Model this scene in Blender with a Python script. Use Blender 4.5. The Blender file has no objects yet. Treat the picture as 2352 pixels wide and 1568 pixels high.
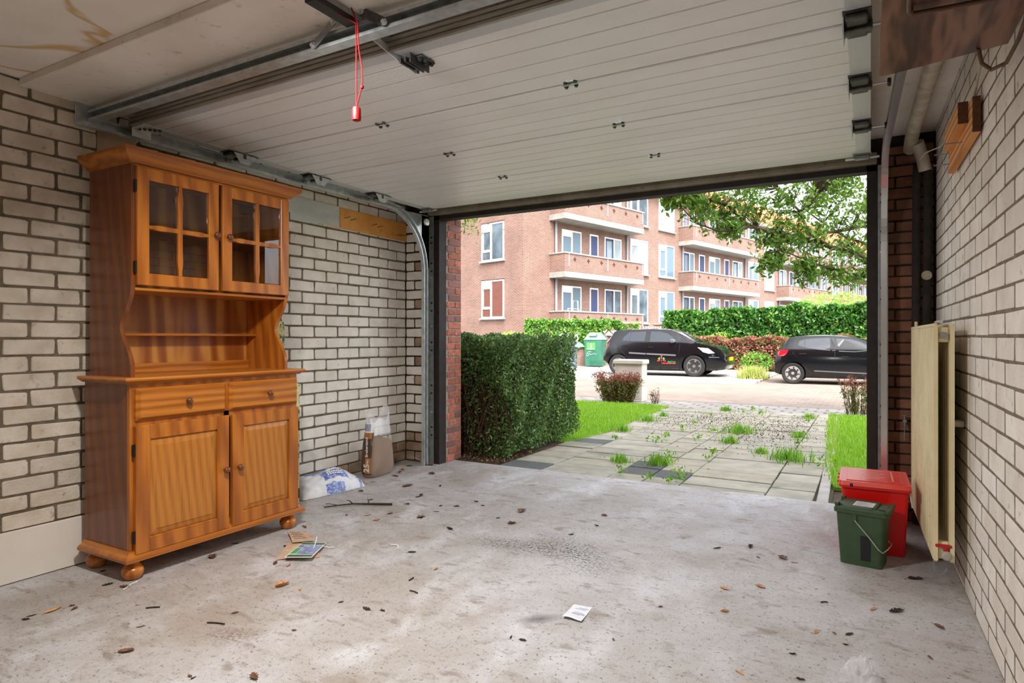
import bpy, bmesh, math, random
import numpy as np
from mathutils import Vector, Matrix
R = random.Random(7)
NR = np.random.default_rng(11)
PI = math.pi
SC = bpy.context.scene
COL = SC.collection

# ------------------------------------------------------------------ camera, sky, sun, exposure
cd = bpy.data.cameras.new('camera'); cam = bpy.data.objects.new('camera', cd); COL.objects.link(cam)
cam.location = (0, 0, 1.12); cam.rotation_euler = (PI/2, 0, math.radians(29.491))
cd.sensor_width = 36.0; cd.lens = 36.0*1456.92/2352; cd.shift_y = -9.0/2352; cd.clip_start = 0.02; cd.clip_end = 400
SC.camera = cam
w = bpy.data.worlds.new('sky'); SC.world = w; w.use_nodes = True
nt = w.node_tree; nt.nodes.clear()
sky = nt.nodes.new('ShaderNodeTexSky'); sky.sky_type = 'NISHITA'; sky.sun_disc = False
sky.sun_elevation = math.radians(50); sky.sun_rotation = math.radians(143); sky.air_density = 1.0; sky.dust_density = 4.0; sky.ozone_density = 1.0
bg = nt.nodes.new('ShaderNodeBackground'); bg.inputs['Strength'].default_value = 0.48
hs = nt.nodes.new('ShaderNodeHueSaturation'); hs.inputs['Saturation'].default_value = 0.25
wo = nt.nodes.new('ShaderNodeOutputWorld')
nt.links.new(sky.outputs[0], hs.inputs['Color']); nt.links.new(hs.outputs[0], bg.inputs['Color']); nt.links.new(bg.outputs[0], wo.inputs['Surface'])
sd = bpy.data.lights.new('sun', 'SUN'); sd.energy = 0.85; sd.angle = math.radians(0.6); sd.color = (1.0, 0.93, 0.84)
so = bpy.data.objects.new('sun', sd); COL.objects.link(so); so.location = (8, -8, 20)
_d = Vector((-0.59*math.cos(math.radians(50)), 0.807*math.cos(math.radians(50)), -math.sin(math.radians(50))))
so.rotation_euler = _d.to_track_quat('-Z', 'Y').to_euler()
SC.view_settings.view_transform = 'Standard'; SC.view_settings.look = 'None'
SC.view_settings.gamma = 1.0; SC.view_settings.use_curve_mapping = False
SC.view_settings.exposure = 0.86
LAMP_W = (7, 23)      # watts: added ceiling fill light, opener lamp
SC.cycles.max_bounces = 9; SC.cycles.diffuse_bounces = 5; SC.cycles.glossy_bounces = 4; SC.cycles.transparent_max_bounces = 8

# ------------------------------------------------------------------ mesh helpers
class MB:
    def __init__(s): s.v = []; s.f = []; s.m = []
    def add(s, vs, fs, mi=0):
        o = len(s.v); s.v += [tuple(p) for p in vs]
        for f in fs: s.f.append([i+o for i in f]); s.m.append(mi)
        return s
    def box(s, x0, y0, z0, x1, y1, z1, b=0, M=None, mi=0):
        lo = (min(x0,x1), min(y0,y1), min(z0,z1)); hi = (max(x0,x1), max(y0,y1), max(z0,z1))
        vs = []; fs = []
        if b <= 0:
            for i in range(8): vs.append([hi[k] if (i >> k) & 1 else lo[k] for k in range(3)])
            fs = [(0,2,3,1),(4,5,7,6),(0,1,5,4),(2,6,7,3),(0,4,6,2),(1,3,7,5)]
        else:
            b = min(b, min(hi[k]-lo[k] for k in range(3))*0.49)
            for i in range(8):
                for a in range(3):
                    p = []
                    for k in range(3):
                        h = (i >> k) & 1; p.append((hi[k] if h else lo[k]) + (0 if k == a else (-b if h else b)))
                    vs.append(p)
            for a in range(3):
                c, d = [k for k in range(3) if k != a]
                for sgn in (0, 1):
                    q = [(sgn << a) | (x << c) | (y << d) for x, y in ((0,0),(1,0),(1,1),(0,1))]
                    fs.append([i*3+a for i in q])
            for a in range(3):
                for c in range(a+1, 3):
                    d = 3-a-c
                    for x in (0, 1):
                        for y in (0, 1):
                            i0 = (x << a) | (y << c); i1 = i0 | (1 << d)
                            fs.append((i0*3+a, i0*3+c, i1*3+c, i1*3+a))
            for i in range(8): fs.append((i*3, i*3+1, i*3+2))
        if M is not None: vs = [M @ Vector(p) for p in vs]
        return s.add(vs, fs, mi)
    def cyl(s, p0, p1, r, n=12, r2=None, caps=True, mi=0):
        p0 = Vector(p0); p1 = Vector(p1); r2 = r if r2 is None else r2
        d = (p1-p0).normalized(); u = d.orthogonal().normalized(); w_ = d.cross(u)
        vs = []
        for p, rr in ((p0, r), (p1, r2)):
            for i in range(n):
                a = 2*PI*i/n; vs.append(p+u*math.cos(a)*rr+w_*math.sin(a)*rr)
        fs = [(i, (i+1) % n, n+(i+1) % n, n+i) for i in range(n)]
        if caps: fs += [tuple(range(n-1, -1, -1)), tuple(range(n, 2*n))]
        return s.add(vs, fs, mi)
    def tube(s, pts, r, n=8, mi=0, caps=True):
        pts = [Vector(p) for p in pts]; rs = r if isinstance(r, (list, tuple)) else [r]*len(pts)
        vs = []; up = None
        for i, p in enumerate(pts):
            t = (pts[min(i+1, len(pts)-1)]-pts[max(i-1, 0)]).normalized()
            if up is None: up = t.orthogonal().normalized()
            up = (up-t*up.dot(t)).normalized(); w_ = t.cross(up)
            for k in range(n):
                a = 2*PI*k/n; vs.append(p+up*math.cos(a)*rs[i]+w_*math.sin(a)*rs[i])
        fs = []
        for i in range(len(pts)-1):
            for k in range(n): fs.append((i*n+k, i*n+(k+1) % n, (i+1)*n+(k+1) % n, (i+1)*n+k))
        if caps: fs += [tuple(range(n-1, -1, -1)), tuple(range((len(pts)-1)*n, len(pts)*n))]
        return s.add(vs, fs, mi)
    def lathe(s, prof, n=20, M=None, mi=0):
        vs = []; m = len(prof)
        for (r, z) in prof:
            for k in range(n): a = 2*PI*k/n; vs.append(Vector((r*math.cos(a), r*math.sin(a), z)))
        fs = []
        for i in range(m-1):
            for k in range(n): fs.append((i*n+k, i*n+(k+1) % n, (i+1)*n+(k+1) % n, (i+1)*n+k))
        fs += [tuple(range(n-1, -1, -1)), tuple(range((m-1)*n, m*n))]
        if M is not None: vs = [M @ p for p in vs]
        return s.add(vs, fs, mi)
    def prism(s, poly, h0, h1, ax='z', mi=0, M=None):
        # poly in the two remaining axes (order x,y / x,z / y,z), extruded along ax
        def P(a, b, h): return (a, b, h) if ax == 'z' else ((a, h, b) if ax == 'y' else (h, a, b))
        n = len(poly); vs = [P(a, b, h0) for a, b in poly]+[P(a, b, h1) for a, b in poly]
        fs = [tuple(range(n)), tuple(range(2*n-1, n-1, -1))]+[(i, (i+1) % n, n+(i+1) % n, n+i) for i in range(n)]
        if M is not None: vs = [M @ Vector(p) for p in vs]
        return s.add(vs, fs, mi)
    def strip(s, prof, x0, x1, mi=0):          # closed (y,z) profile extruded along x
        return s.prism(prof, x0, x1, 'x', mi)
    def grid(s, fn, nu, nv, mi=0):
        vs = [fn(i/nu, j/nv) for j in range(nv+1) for i in range(nu+1)]
        fs = [(j*(nu+1)+i, j*(nu+1)+i+1, (j+1)*(nu+1)+i+1, (j+1)*(nu+1)+i) for j in range(nv) for i in range(nu)]
        return s.add(vs, fs, mi)
    def mesh(s, name, mats, org=(0, 0, 0), smooth=False, recalc=True):
        me = bpy.data.meshes.new(name); ox, oy, oz = org
        me.from_pydata([(x-ox, y-oy, z-oz) for x, y, z in s.v], [], s.f)
        for m in (mats if isinstance(mats, (list, tuple)) else [mats]): me.materials.append(m)
        if any(s.m): me.polygons.foreach_set('material_index', s.m)
        if recalc:
            bm = bmesh.new(); bm.from_mesh(me); bmesh.ops.recalc_face_normals(bm, faces=bm.faces); bm.to_mesh(me); bm.free()
        if smooth:
            me.polygons.foreach_set('use_smooth', [True]*len(me.polygons))
            if smooth != 'all': me.set_sharp_from_angle(angle=math.radians(40))
        me.update(); return me
    def build(s, name, mats, parent=None, org=None, smooth=False, recalc=True, kind=None, label=None):
        o_ = org if org is not None else ((0, 0, 0) if parent is None or parent.get('_local') else ORG(parent))
        o = bpy.data.objects.new(name, s.mesh(name, mats, o_, smooth, recalc)); COL.objects.link(o)
        if parent is not None: o.parent = parent
        elif org is not None: o.location = org
        if kind: o['kind'] = kind
        if label: o['label'] = label
        return o
def ORG(p):
    x = Vector((0, 0, 0)); q = p
    while q is not None:
        if q.get('_local'): return (0, 0, 0)
        q = q.parent
    while p is not None: x = x+p.location; p = p.parent
    return tuple(x)
def tag(o, label, cat, group=None, kind=None):
    if label: o['label'] = label
    if cat: o['category'] = cat
    if group: o['group'] = group
    if kind: o['kind'] = kind
    return o
def thing(name, label, cat, loc=(0, 0, 0), rz=0, group=None):
    o = bpy.data.objects.new(name, None); COL.objects.link(o); o.empty_display_size = 0.05
    o.location = loc; o.rotation_euler = (0, 0, rz)
    return tag(o, label, cat, group)
def inst(name, me, parent=None, loc=(0, 0, 0), rot=(0, 0, 0), sc=(1, 1, 1)):
    o = bpy.data.objects.new(name, me); COL.objects.link(o); o.location = loc; o.rotation_euler = rot; o.scale = sc
    if parent is not None: o.parent = parent
    return o
def npmesh(name, V, F, mats, mi=None, smooth=False):
    me = bpy.data.meshes.new(name); V = np.asarray(V, dtype=np.float32); F = np.asarray(F, dtype=np.int32); k = F.shape[1]
    me.vertices.add(len(V)); me.vertices.foreach_set('co', V.ravel())
    me.loops.add(F.size); me.loops.foreach_set('vertex_index', F.ravel())
    me.polygons.add(len(F)); me.polygons.foreach_set('loop_start', np.arange(0, F.size, k, dtype=np.int32))
    for m in (mats if isinstance(mats, (list, tuple)) else [mats]): me.materials.append(m)
    if mi is not None: me.polygons.foreach_set('material_index', np.asarray(mi, dtype=np.int32))
    me.update(calc_edges=True); me.validate(); return me
def text_mesh(name, body, size, m, extrude=0.0, bold=False):
    cu = bpy.data.curves.new(name, 'FONT'); cu.body = body; cu.size = size; cu.extrude = extrude; cu.align_x = 'CENTER'; cu.align_y = 'CENTER'
    if bold: cu.offset = size*0.02
    cu.resolution_u = 3
    o = bpy.data.objects.new(name, cu); COL.objects.link(o)
    dg = bpy.context.evaluated_depsgraph_get(); me = bpy.data.meshes.new_from_object(o.evaluated_get(dg))
    bpy.data.objects.remove(o); bpy.data.curves.remove(cu)
    me.materials.clear(); me.materials.append(m); me.name = name
    return me

# ------------------------------------------------------------------ materials
def S(h):      # sRGB 0-255 -> linear
    return tuple(((c/255/12.92) if c/255 <= 0.04045 else ((c/255+0.055)/1.055)**2.4) for c in h)+(1,)
def mat(name, c1, c2=None, sc=6, rough=0.6, metal=0, bump=0, bsc=60, rnd=0, stretch=(1, 1, 1), spec=0.5, lo=0.35, hi=0.65, coord='pos', c3=None, sc3=40, lo3=0.55, hi3=0.75, detail=5, trans=0, alpha=1, emit=0, dist=0, coat=0, sss=0, bdist=0.01):
    m = bpy.data.materials.new(name); m.use_nodes = True; n = m.node_tree; L = n.links.new
    b = n.nodes['Principled BSDF']; b.inputs['Roughness'].default_value = rough; b.inputs['Metallic'].default_value = metal
    b.inputs['Specular IOR Level'].default_value = spec; b.inputs['Base Color'].default_value = S(c1)
    if trans: b.inputs['Transmission Weight'].default_value = trans; b.inputs['IOR'].default_value = 1.45
    if alpha < 1: b.inputs['Alpha'].default_value = alpha
    if coat: b.inputs['Coat Weight'].default_value = coat; b.inputs['Coat Roughness'].default_value = 0.08
    if emit: b.inputs['Emission Color'].default_value = S(c1); b.inputs['Emission Strength'].default_value = emit
    vec = None
    if c2 is not None or bump or c3 is not None:
        if coord == 'pos': g = n.nodes.new('ShaderNodeNewGeometry'); src = g.outputs['Position']
        else: g = n.nodes.new('ShaderNodeTexCoord'); src = g.outputs['Object']
        mp = n.nodes.new('ShaderNodeMapping'); mp.inputs['Scale'].default_value = stretch; L(src, mp.inputs['Vector']); vec = mp.outputs[0]
    out = None
    def noise(scale, lo_, hi_):
        t = n.nodes.new('ShaderNodeTexNoise'); t.inputs['Scale'].default_value = scale; t.inputs['Detail'].default_value = detail; t.inputs['Distortion'].default_value = dist; L(vec, t.inputs['Vector'])
        r = n.nodes.new('ShaderNodeMapRange'); r.inputs['From Min'].default_value = lo_; r.inputs['From Max'].default_value = hi_; L(t.outputs[0], r.inputs['Value'])
        return r.outputs[0]
    def mix(f, a, bcol):
        x = n.nodes.new('ShaderNodeMix'); x.data_type = 'RGBA'; L(f, x.inputs['Factor'])
        if isinstance(a, tuple): x.inputs['A'].default_value = a
        else: L(a, x.inputs['A'])
        if isinstance(bcol, tuple): x.inputs['B'].default_value = bcol
        else: L(bcol, x.inputs['B'])
        return x.outputs['Result']
    if c2 is not None: out = mix(noise(sc, lo, hi), S(c1), S(c2))
    if c3 is not None: out = mix(noise(sc3, lo3, hi3), out if out is not None else S(c1), S(c3))
    if rnd:
        oi = n.nodes.new('ShaderNodeObjectInfo'); r = n.nodes.new('ShaderNodeMapRange'); L(oi.outputs['Random'], r.inputs['Value'])
        r.inputs['To Min'].default_value = 1-rnd; r.inputs['To Max'].default_value = 1+rnd
        h = n.nodes.new('ShaderNodeHueSaturation'); L(r.outputs[0], h.inputs['Value'])
        if out is not None: L(out, h.inputs['Color'])
        else: h.inputs['Color'].default_value = S(c1)
        out = h.outputs[0]
    if out is not None: L(out, b.inputs['Base Color'])
    if bump:
        t = n.nodes.new('ShaderNodeTexNoise'); t.inputs['Scale'].default_value = bsc; t.inputs['Detail'].default_value = 4; L(vec, t.inputs['Vector'])
        bp = n.nodes.new('ShaderNodeBump'); bp.inputs['Strength'].default_value = bump; bp.inputs['Distance'].default_value = bdist; L(t.outputs[0], bp.inputs['Height']); L(bp.outputs[0], b.inputs['Normal'])
    return m
def wood(name, cols, grain='z', sc=1.0, rough=0.32, rings=9, dist=5.0, seed=0, coat=0.15, fine=0.5):
    m = bpy.data.materials.new(name); m.use_nodes = True; n = m.node_tree; L = n.links.new; b = n.nodes['Principled BSDF']
    b.inputs['Roughness'].default_value = rough; b.inputs['Coat Weight'].default_value = coat; b.inputs['Coat Roughness'].default_value = 0.2
    g = n.nodes.new('ShaderNodeNewGeometry'); mp = n.nodes.new('ShaderNodeMapping'); L(g.outputs['Position'], mp.inputs['Vector'])
    s = [1, 1, 1]; s['xyz'.index(grain)] = 0.13
    mp.inputs['Scale'].default_value = [k*sc for k in s]; mp.inputs['Location'].default_value = (seed*1.7, seed*0.9, seed*0.3)
    wv = n.nodes.new('ShaderNodeTexWave'); wv.wave_type = 'BANDS'; wv.bands_direction = {'z': 'DIAGONAL', 'y': 'Z', 'x': 'Y'}[grain]
    wv.inputs['Scale'].default_value = rings; wv.inputs['Distortion'].default_value = dist; wv.inputs['Detail'].default_value = 2.5; wv.inputs['Detail Scale'].default_value = 1.4; L(mp.outputs[0], wv.inputs['Vector'])
    mp2 = n.nodes.new('ShaderNodeMapping'); L(g.outputs['Position'], mp2.inputs['Vector']); s2 = [1, 1, 1]; s2['xyz'.index(grain)] = 0.03; mp2.inputs['Scale'].default_value = s2
    nz = n.nodes.new('ShaderNodeTexNoise'); nz.inputs['Scale'].default_value = 160; nz.inputs['Detail'].default_value = 4; L(mp2.outputs[0], nz.inputs['Vector'])
    mx = n.nodes.new('ShaderNodeMix'); mx.data_type = 'FLOAT'; mx.inputs['Factor'].default_value = fine*0.55; L(wv.outputs['Fac'], mx.inputs['A']); L(nz.outputs[0], mx.inputs['B'])
    rp = n.nodes.new('ShaderNodeValToRGB'); L(mx.outputs['Result'], rp.inputs['Fac'])
    e = rp.color_ramp.elements; e[0].position = 0.12; e[0].color = S(cols[0]); e[1].position = 0.85; e[1].color = S(cols[-1])
    if len(cols) == 3: k = e.new(0.5); k.color = S(cols[1])
    L(rp.outputs[0], b.inputs['Base Color'])
    bp = n.nodes.new('ShaderNodeBump'); bp.inputs['Strength'].default_value = 0.06; bp.inputs['Distance'].default_value = 0.004; L(nz.outputs[0], bp.inputs['Height']); L(bp.outputs[0], b.inputs['Normal'])
    return m

M = {}
M['wbrick'] = mat('white_painted_brick', (236,230,221), (222,213,201), 9, 0.75, bump=0.35, bsc=90, rnd=0.06, c3=(176,162,146), sc3=26, lo3=0.64, hi3=0.82)
M['wbrick3'] = mat('white_painted_brick_right', (238,231,222), (224,214,202), 7, 0.72, bump=0.4, bsc=70, rnd=0.07, c3=(168,150,134), sc3=22, lo3=0.62, hi3=0.8)
M['wbrick2'] = mat('cream_painted_brick', (218,206,190), (194,180,160), 9, 0.78, bump=0.35, bsc=90, rnd=0.08, c3=(140,122,102), sc3=24, lo3=0.62, hi3=0.82)
M['mortar'] = mat('grey_brown_mortar', (122,109,90), (96,85,69), 14, 0.95, bump=0.6, bsc=120)
M['mortar_l'] = mat('light_mortar', (168,160,152), (140,130,122), 16, 0.95, bump=0.6, bsc=120)
M['mortar_r'] = mat('taupe_mortar', (140,126,112), (112,98,86), 14, 0.95, bump=0.6, bsc=120)
M['rbrick'] = mat('red_brick', (190,108,86), (152,94,80), 16, 0.85, bump=0.6, bsc=110, rnd=0.22, c3=(206,140,112), sc3=50, lo3=0.5, hi3=0.7)
M['rbrick2'] = mat('purple_brick', (134,104,102), (160,98,84), 22, 0.85, bump=0.6, bsc=110, rnd=0.2)
M['dbrick'] = mat('sooty_brown_brick', (116,80,64), (146,98,74), 9, 0.9, bump=0.5, bsc=100, rnd=0.2, c3=(150,118,92), sc3=6, lo3=0.6, hi3=0.75)
M['dmortar'] = mat('dark_mortar', (58,48,42), (40,33,30), 14, 0.95, bump=0.6, bsc=110)
M['galv'] = mat('galvanised_steel', (204,210,210), (176,184,186), 24, 0.3, metal=0.55, bump=0.03, bsc=30)
M['galv_d'] = mat('dull_galvanised_steel', (164,166,164), (138,142,142), 20, 0.38, metal=0.55)
M['steel_dark'] = mat('oiled_dark_steel', (92,92,90), (70,71,71), 30, 0.42, metal=0.5)
M['chrome'] = mat('bright_steel', (216,219,221), None, rough=0.2, metal=0.75)
M['black'] = mat('black_plastic', (26,25,24), None, rough=0.45)
M['rubber'] = mat('dark_brown_rubber', (46,36,32), (32,26,24), 20, 0.7)
M['white_p'] = mat('white_plastic', (232,230,226), None, rough=0.4)
M['foam'] = mat('black_pipe_foam', (52,46,42), (38,34,31), 20, 0.95, bump=0.3, bsc=80)
M['pvc'] = mat('dusty_white_pvc', (206,196,178), (170,158,138), 12, 0.6, c3=(120,106,88), sc3=20, lo3=0.66, hi3=0.85)
LEAVES = [(-2.92,1.34,0.044,0), (-2.94,1.27,0.023,2), (-2.92,1.24,0.020,2), (-2.90,1.40,0.015,2), (-2.86,1.39,0.022,1), (-2.92,1.62,0.030,1), (-3.01,1.60,0.030,2), (-2.46,1.43,0.020,1), (-2.31,1.29,0.036,1), (-2.92,2.06,0.041,1), (-3.01,2.26,0.029,2), (-2.25,1.69,0.019,1), (-2.31,1.98,0.045,0), (-2.21,1.99,0.021,0), (-2.49,2.17,0.028,0), (-2.57,2.16,0.028,1), (-2.91,2.66,0.037,1), (-2.72,2.36,0.032,2), (-1.77,1.40,0.032,1), (-1.96,1.30,0.014,1), (-1.94,1.30,0.014,2), (-1.92,1.70,0.014,1), (-1.95,1.98,0.015,2), (-3.20,1.68,0.019,2), (-2.76,3.03,0.031,0), (-2.64,2.98,0.034,0), (-2.66,3.13,0.024,2), (-2.44,3.16,0.038,1), (-2.43,3.31,0.023,2), (-2.34,3.64,0.023,2), (-2.72,3.37,0.027,2), (-2.49,3.44,0.021,2), (-2.39,3.48,0.025,1), (-2.25,3.58,0.021,2), (-1.96,3.59,0.053,1), (-1.46,3.76,0.031,1), (-1.42,3.53,0.022,2), (-2.01,3.38,0.019,2), (-2.14,3.04,0.034,2), (-2.08,2.62,0.029,2), (-1.83,2.49,0.023,0), (-1.81,1.98,0.029,2), (-1.74,2.00,0.017,2), (-1.88,3.32,0.034,1), (-1.48,3.30,0.023,2), (-1.12,2.06,0.020,2), (-1.17,2.06,0.017,2), (-0.83,2.23,0.013,1), (-0.76,2.60,0.013,1), (-0.56,3.58,0.039,2), (-0.71,3.47,0.035,2), (-0.50,3.43,0.019,2), (-0.39,3.48,0.041,1), (-0.33,3.44,0.023,0), (-0.43,3.03,0.033,0), (-0.57,2.93,0.030,0), (-0.52,2.68,0.023,0), (0.01,3.01,0.029,0), (0.09,3.03,0.046,2), (0.23,2.95,0.031,1), (-0.18,2.67,0.025,0), (-0.12,2.69,0.014,1), (-0.07,2.71,0.025,2), (-0.08,2.61,0.014,2), (0.18,3.48,0.046,2), (-0.38,2.22,0.023,0), (-0.20,2.27,0.019,2), (-0.24,2.44,0.017,2), (0.18,2.65,0.017,1), (-3.45,4.22,0.052,0), (-3.34,4.00,0.051,1), (-3.04,3.77,0.064,1), (-3.37,4.48,0.053,1), (-3.14,4.21,0.044,1), (-2.82,3.89,0.030,2), (-2.77,3.59,0.044,2), (-2.77,3.55,0.026,2), (-2.71,3.37,0.029,2), (-2.44,3.16,0.038,1), (-2.88,2.97,0.023,1), (-3.23,3.48,0.037,1), (-3.00,3.33,0.025,1), (-2.66,3.13,0.023,1), (-2.49,3.44,0.021,2), (-2.39,3.48,0.021,1), (-3.43,3.71,0.029,0), (-3.36,3.75,0.027,0), (-3.40,4.12,0.040,1), (-3.50,4.37,0.033,1)]
WEEDS = [(-2.63,8.38,1.5,1), (-2.61,7.33,1.3,1), (-1.96,6.58,1.6,0), (-1.99,7.08,1.0,0), (-1.98,7.63,1.2,0), (-1.99,8.30,0.9,0), (-1.65,7.06,1.0,0), (-1.64,7.72,1.1,0), (-1.36,7.88,2.2,1), (-1.31,7.08,1.2,1), (-1.30,6.20,1.1,0), (-1.65,5.87,1.2,0), (-1.64,5.58,1.5,1), (-1.78,4.97,1.0,0), (-1.98,5.50,1.0,1), (-1.51,4.86,0.8,0), (-1.33,5.12,1.3,0), (-1.36,4.84,0.8,0), (-0.67,7.24,1.5,0), (-0.66,6.37,2.2,1), (-1.38,9.79,1.3,0), (-1.57,10.25,1.2,0), (-1.99,9.23,0.9,0), (-1.94,10.12,1.1,1), (-1.66,9.95,1.0,0), (-0.72,9.26,1.0,0), (-0.75,9.78,1.0,1), (-0.93,6.58,0.7,1), (-0.39,6.12,1.4,0), (-1.31,5.94,0.8,0), (-1.28,4.93,1.2,0), (-2.43,6.61,0.8,0), (-0.70,7.86,1.0,1), (-2.59,8.96,0.9,1)]
STICKS = [((-2.606, 1.536), (-2.565, 1.57)), ((-2.264, 1.576), (-2.194, 1.601)), ((-1.848, 2.306), (-1.853, 2.345)), ((-1.772, 2.216), (-1.724, 2.21)), ((-0.183, 2.974), (-0.158, 2.988))]
# ------------------------------------------------------------------ the garage shell
def floor_mat():
    m = bpy.data.materials.new('stained_concrete'); m.use_nodes = True; n = m.node_tree; L = n.links.new; b = n.nodes['Principled BSDF']
    b.inputs['Roughness'].default_value = 0.62; b.inputs['Specular IOR Level'].default_value = 0.4
    g = n.nodes.new('ShaderNodeNewGeometry')
    def nz(sc, lo, hi, det=6, st=(1, 1, 1), rot=0, dist=0.3):
        mp = n.nodes.new('ShaderNodeMapping'); mp.inputs['Scale'].default_value = st; mp.inputs['Rotation'].default_value = (0, 0, rot); L(g.outputs['Position'], mp.inputs['Vector'])
        t = n.nodes.new('ShaderNodeTexNoise'); t.inputs['Scale'].default_value = sc; t.inputs['Detail'].default_value = det; t.inputs['Distortion'].default_value = dist; t.inputs['Roughness'].default_value = 0.65; L(mp.outputs[0], t.inputs['Vector'])
        r = n.nodes.new('ShaderNodeMapRange'); r.inputs['From Min'].default_value = lo; r.inputs['From Max'].default_value = hi; L(t.outputs[0], r.inputs['Value']); return r.outputs[0]
    def mix(f, a, c, mul=None):
        x = n.nodes.new('ShaderNodeMix'); x.data_type = 'RGBA'
        if mul is not None:
            mm = n.nodes.new('ShaderNodeMath'); mm.operation = 'MULTIPLY'; L(f, mm.inputs[0])
            if isinstance(mul, (int, float)): mm.inputs[1].default_value = mul
            else: L(mul, mm.inputs[1])
            f = mm.outputs[0]
        L(f, x.inputs['Factor'])
        if isinstance(a, tuple): x.inputs['A'].default_value = a
        else: L(a, x.inputs['A'])
        x.inputs['B'].default_value = c; return x.outputs['Result']
    def blob(x, y, rx, ry, rot=0):
        mp = n.nodes.new('ShaderNodeMapping'); mp.vector_type = 'TEXTURE'; mp.inputs['Location'].default_value = (x, y, 0); mp.inputs['Rotation'].default_value = (0, 0, rot); mp.inputs['Scale'].default_value = (rx, ry, 1); L(g.outputs['Position'], mp.inputs['Vector'])
        d = n.nodes.new('ShaderNodeVectorMath'); d.operation = 'LENGTH'; L(mp.outputs[0], d.inputs[0])
        r = n.nodes.new('ShaderNodeMapRange'); r.inputs['From Min'].default_value = 1.0; r.inputs['From Max'].default_value = 0.1; L(d.outputs['Value'], r.inputs['Value']); return r.outputs[0]
    c = mix(nz(1.3, 0.36, 0.64), S((164,155,147)), S((192,189,190)))
    c = mix(nz(3.4, 0.5, 0.68, st=(1, 0.5, 1), rot=0.4), c, S((214,214,218)), 0.7)
    c = mix(nz(4.5, 0.56, 0.72, st=(0.6, 1.3, 1), rot=0.7), c, S((150,134,120)), 0.7)
    c = mix(nz(20, 0.54, 0.72, det=9), c, S((142,128,118)), 0.6)
    c = mix(blob(-0.75, 3.3, 1.3, 1.6, 0.2), c, S((212,212,218)), nz(2.2, 0.35, 0.75))
    c = mix(blob(-2.6, 1.5, 1.5, 0.9, 0.5), c, S((150,134,116)), nz(2.8, 0.3, 0.75))
    c = mix(nz(9, 0.56, 0.66, det=10, st=(0.7, 1.4, 1), rot=0.9), c, S((132,118,106)), 0.65)
    c = mix(nz(60, 0.60, 0.66, det=4), c, S((86,74,66)), 0.75)
    c = mix(nz(140, 0.64, 0.68, det=2), c, S((60,50,46)), 0.75)
    oil = nz(70, 0.46, 0.60, det=6, dist=0.0)
    c = mix(blob(-1.62, 3.0, 0.42, 0.16, 0.1), c, S((44,40,36)), oil)
    c = mix(blob(-1.35, 3.05, 0.2, 0.5, 0.9), c, S((60,56,52)), oil)
    c = mix(blob(-1.15, 2.25, 0.12, 0.05, 0.8), c, S((96,96,104)), 0.8)
    c = mix(blob(0.15, 4.0, 0.45, 0.8, 0), c, S((110,86,76)), 0.5)
    c = mix(blob(-2.1, 1.55, 0.16, 0.09, 0.3), c, S((120,104,92)), oil)
    L(c, b.inputs['Base Color'])
    t = n.nodes.new('ShaderNodeTexNoise'); t.inputs['Scale'].default_value = 45; t.inputs['Detail'].default_value = 8; L(g.outputs['Position'], t.inputs['Vector'])
    bp = n.nodes.new('ShaderNodeBump'); bp.inputs['Strength'].default_value = 0.25; bp.inputs['Distance'].default_value = 0.006; L(t.outputs[0], bp.inputs['Height']); L(bp.outputs[0], b.inputs['Normal'])
    return m
M['floor'] = floor_mat()
M['plaster'] = mat('cream_ceiling_paint', (240,233,224), (228,219,208), 3, 0.85, bump=0.15, bsc=60, c3=(180,166,150), sc3=18, lo3=0.62, hi3=0.85)
def stain_mat():
    m = mat('stained_ceiling_paint', (246,240,232), (236,228,218), 2.5, 0.85, bump=0.12, bsc=60); n = m.node_tree; L = n.links.new; b = n.nodes['Principled BSDF']
    src = b.inputs['Base Color'].links[0].from_socket
    g = n.nodes.new('ShaderNodeNewGeometry'); t = n.nodes.new('ShaderNodeTexNoise'); t.inputs['Scale'].default_value = 1.6; t.inputs['Detail'].default_value = 3; t.inputs['Distortion'].default_value = 0.6; L(g.outputs['Position'], t.inputs['Vector'])
    a = n.nodes.new('ShaderNodeMath'); a.operation = 'SUBTRACT'; a.inputs[1].default_value = 0.52; L(t.outputs[0], a.inputs[0])
    c = n.nodes.new('ShaderNodeMath'); c.operation = 'ABSOLUTE'; L(a.outputs[0], c.inputs[0])
    r = n.nodes.new('ShaderNodeMapRange'); r.inputs['From Min'].default_value = 0.03; r.inputs['From Max'].default_value = 0.006; r.inputs['To Max'].default_value = 0.75; L(c.outputs[0], r.inputs['Value'])
    x = n.nodes.new('ShaderNodeMix'); x.data_type = 'RGBA'; L(r.outputs[0], x.inputs['Factor']); L(src, x.inputs['A']); x.inputs['B'].default_value = S((206,160,72)); L(x.outputs['Result'], b.inputs['Base Color'])
    return m
M['stain'] = stain_mat()
M['dirtbrick'] = mat('dirty_brick', (176,152,128), (140,114,92), 8, 0.85, bump=0.4, bsc=90, rnd=0.15)
M['house'] = mat('house_brick', (150,96,78), (124,80,68), 5, 0.9)

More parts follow.
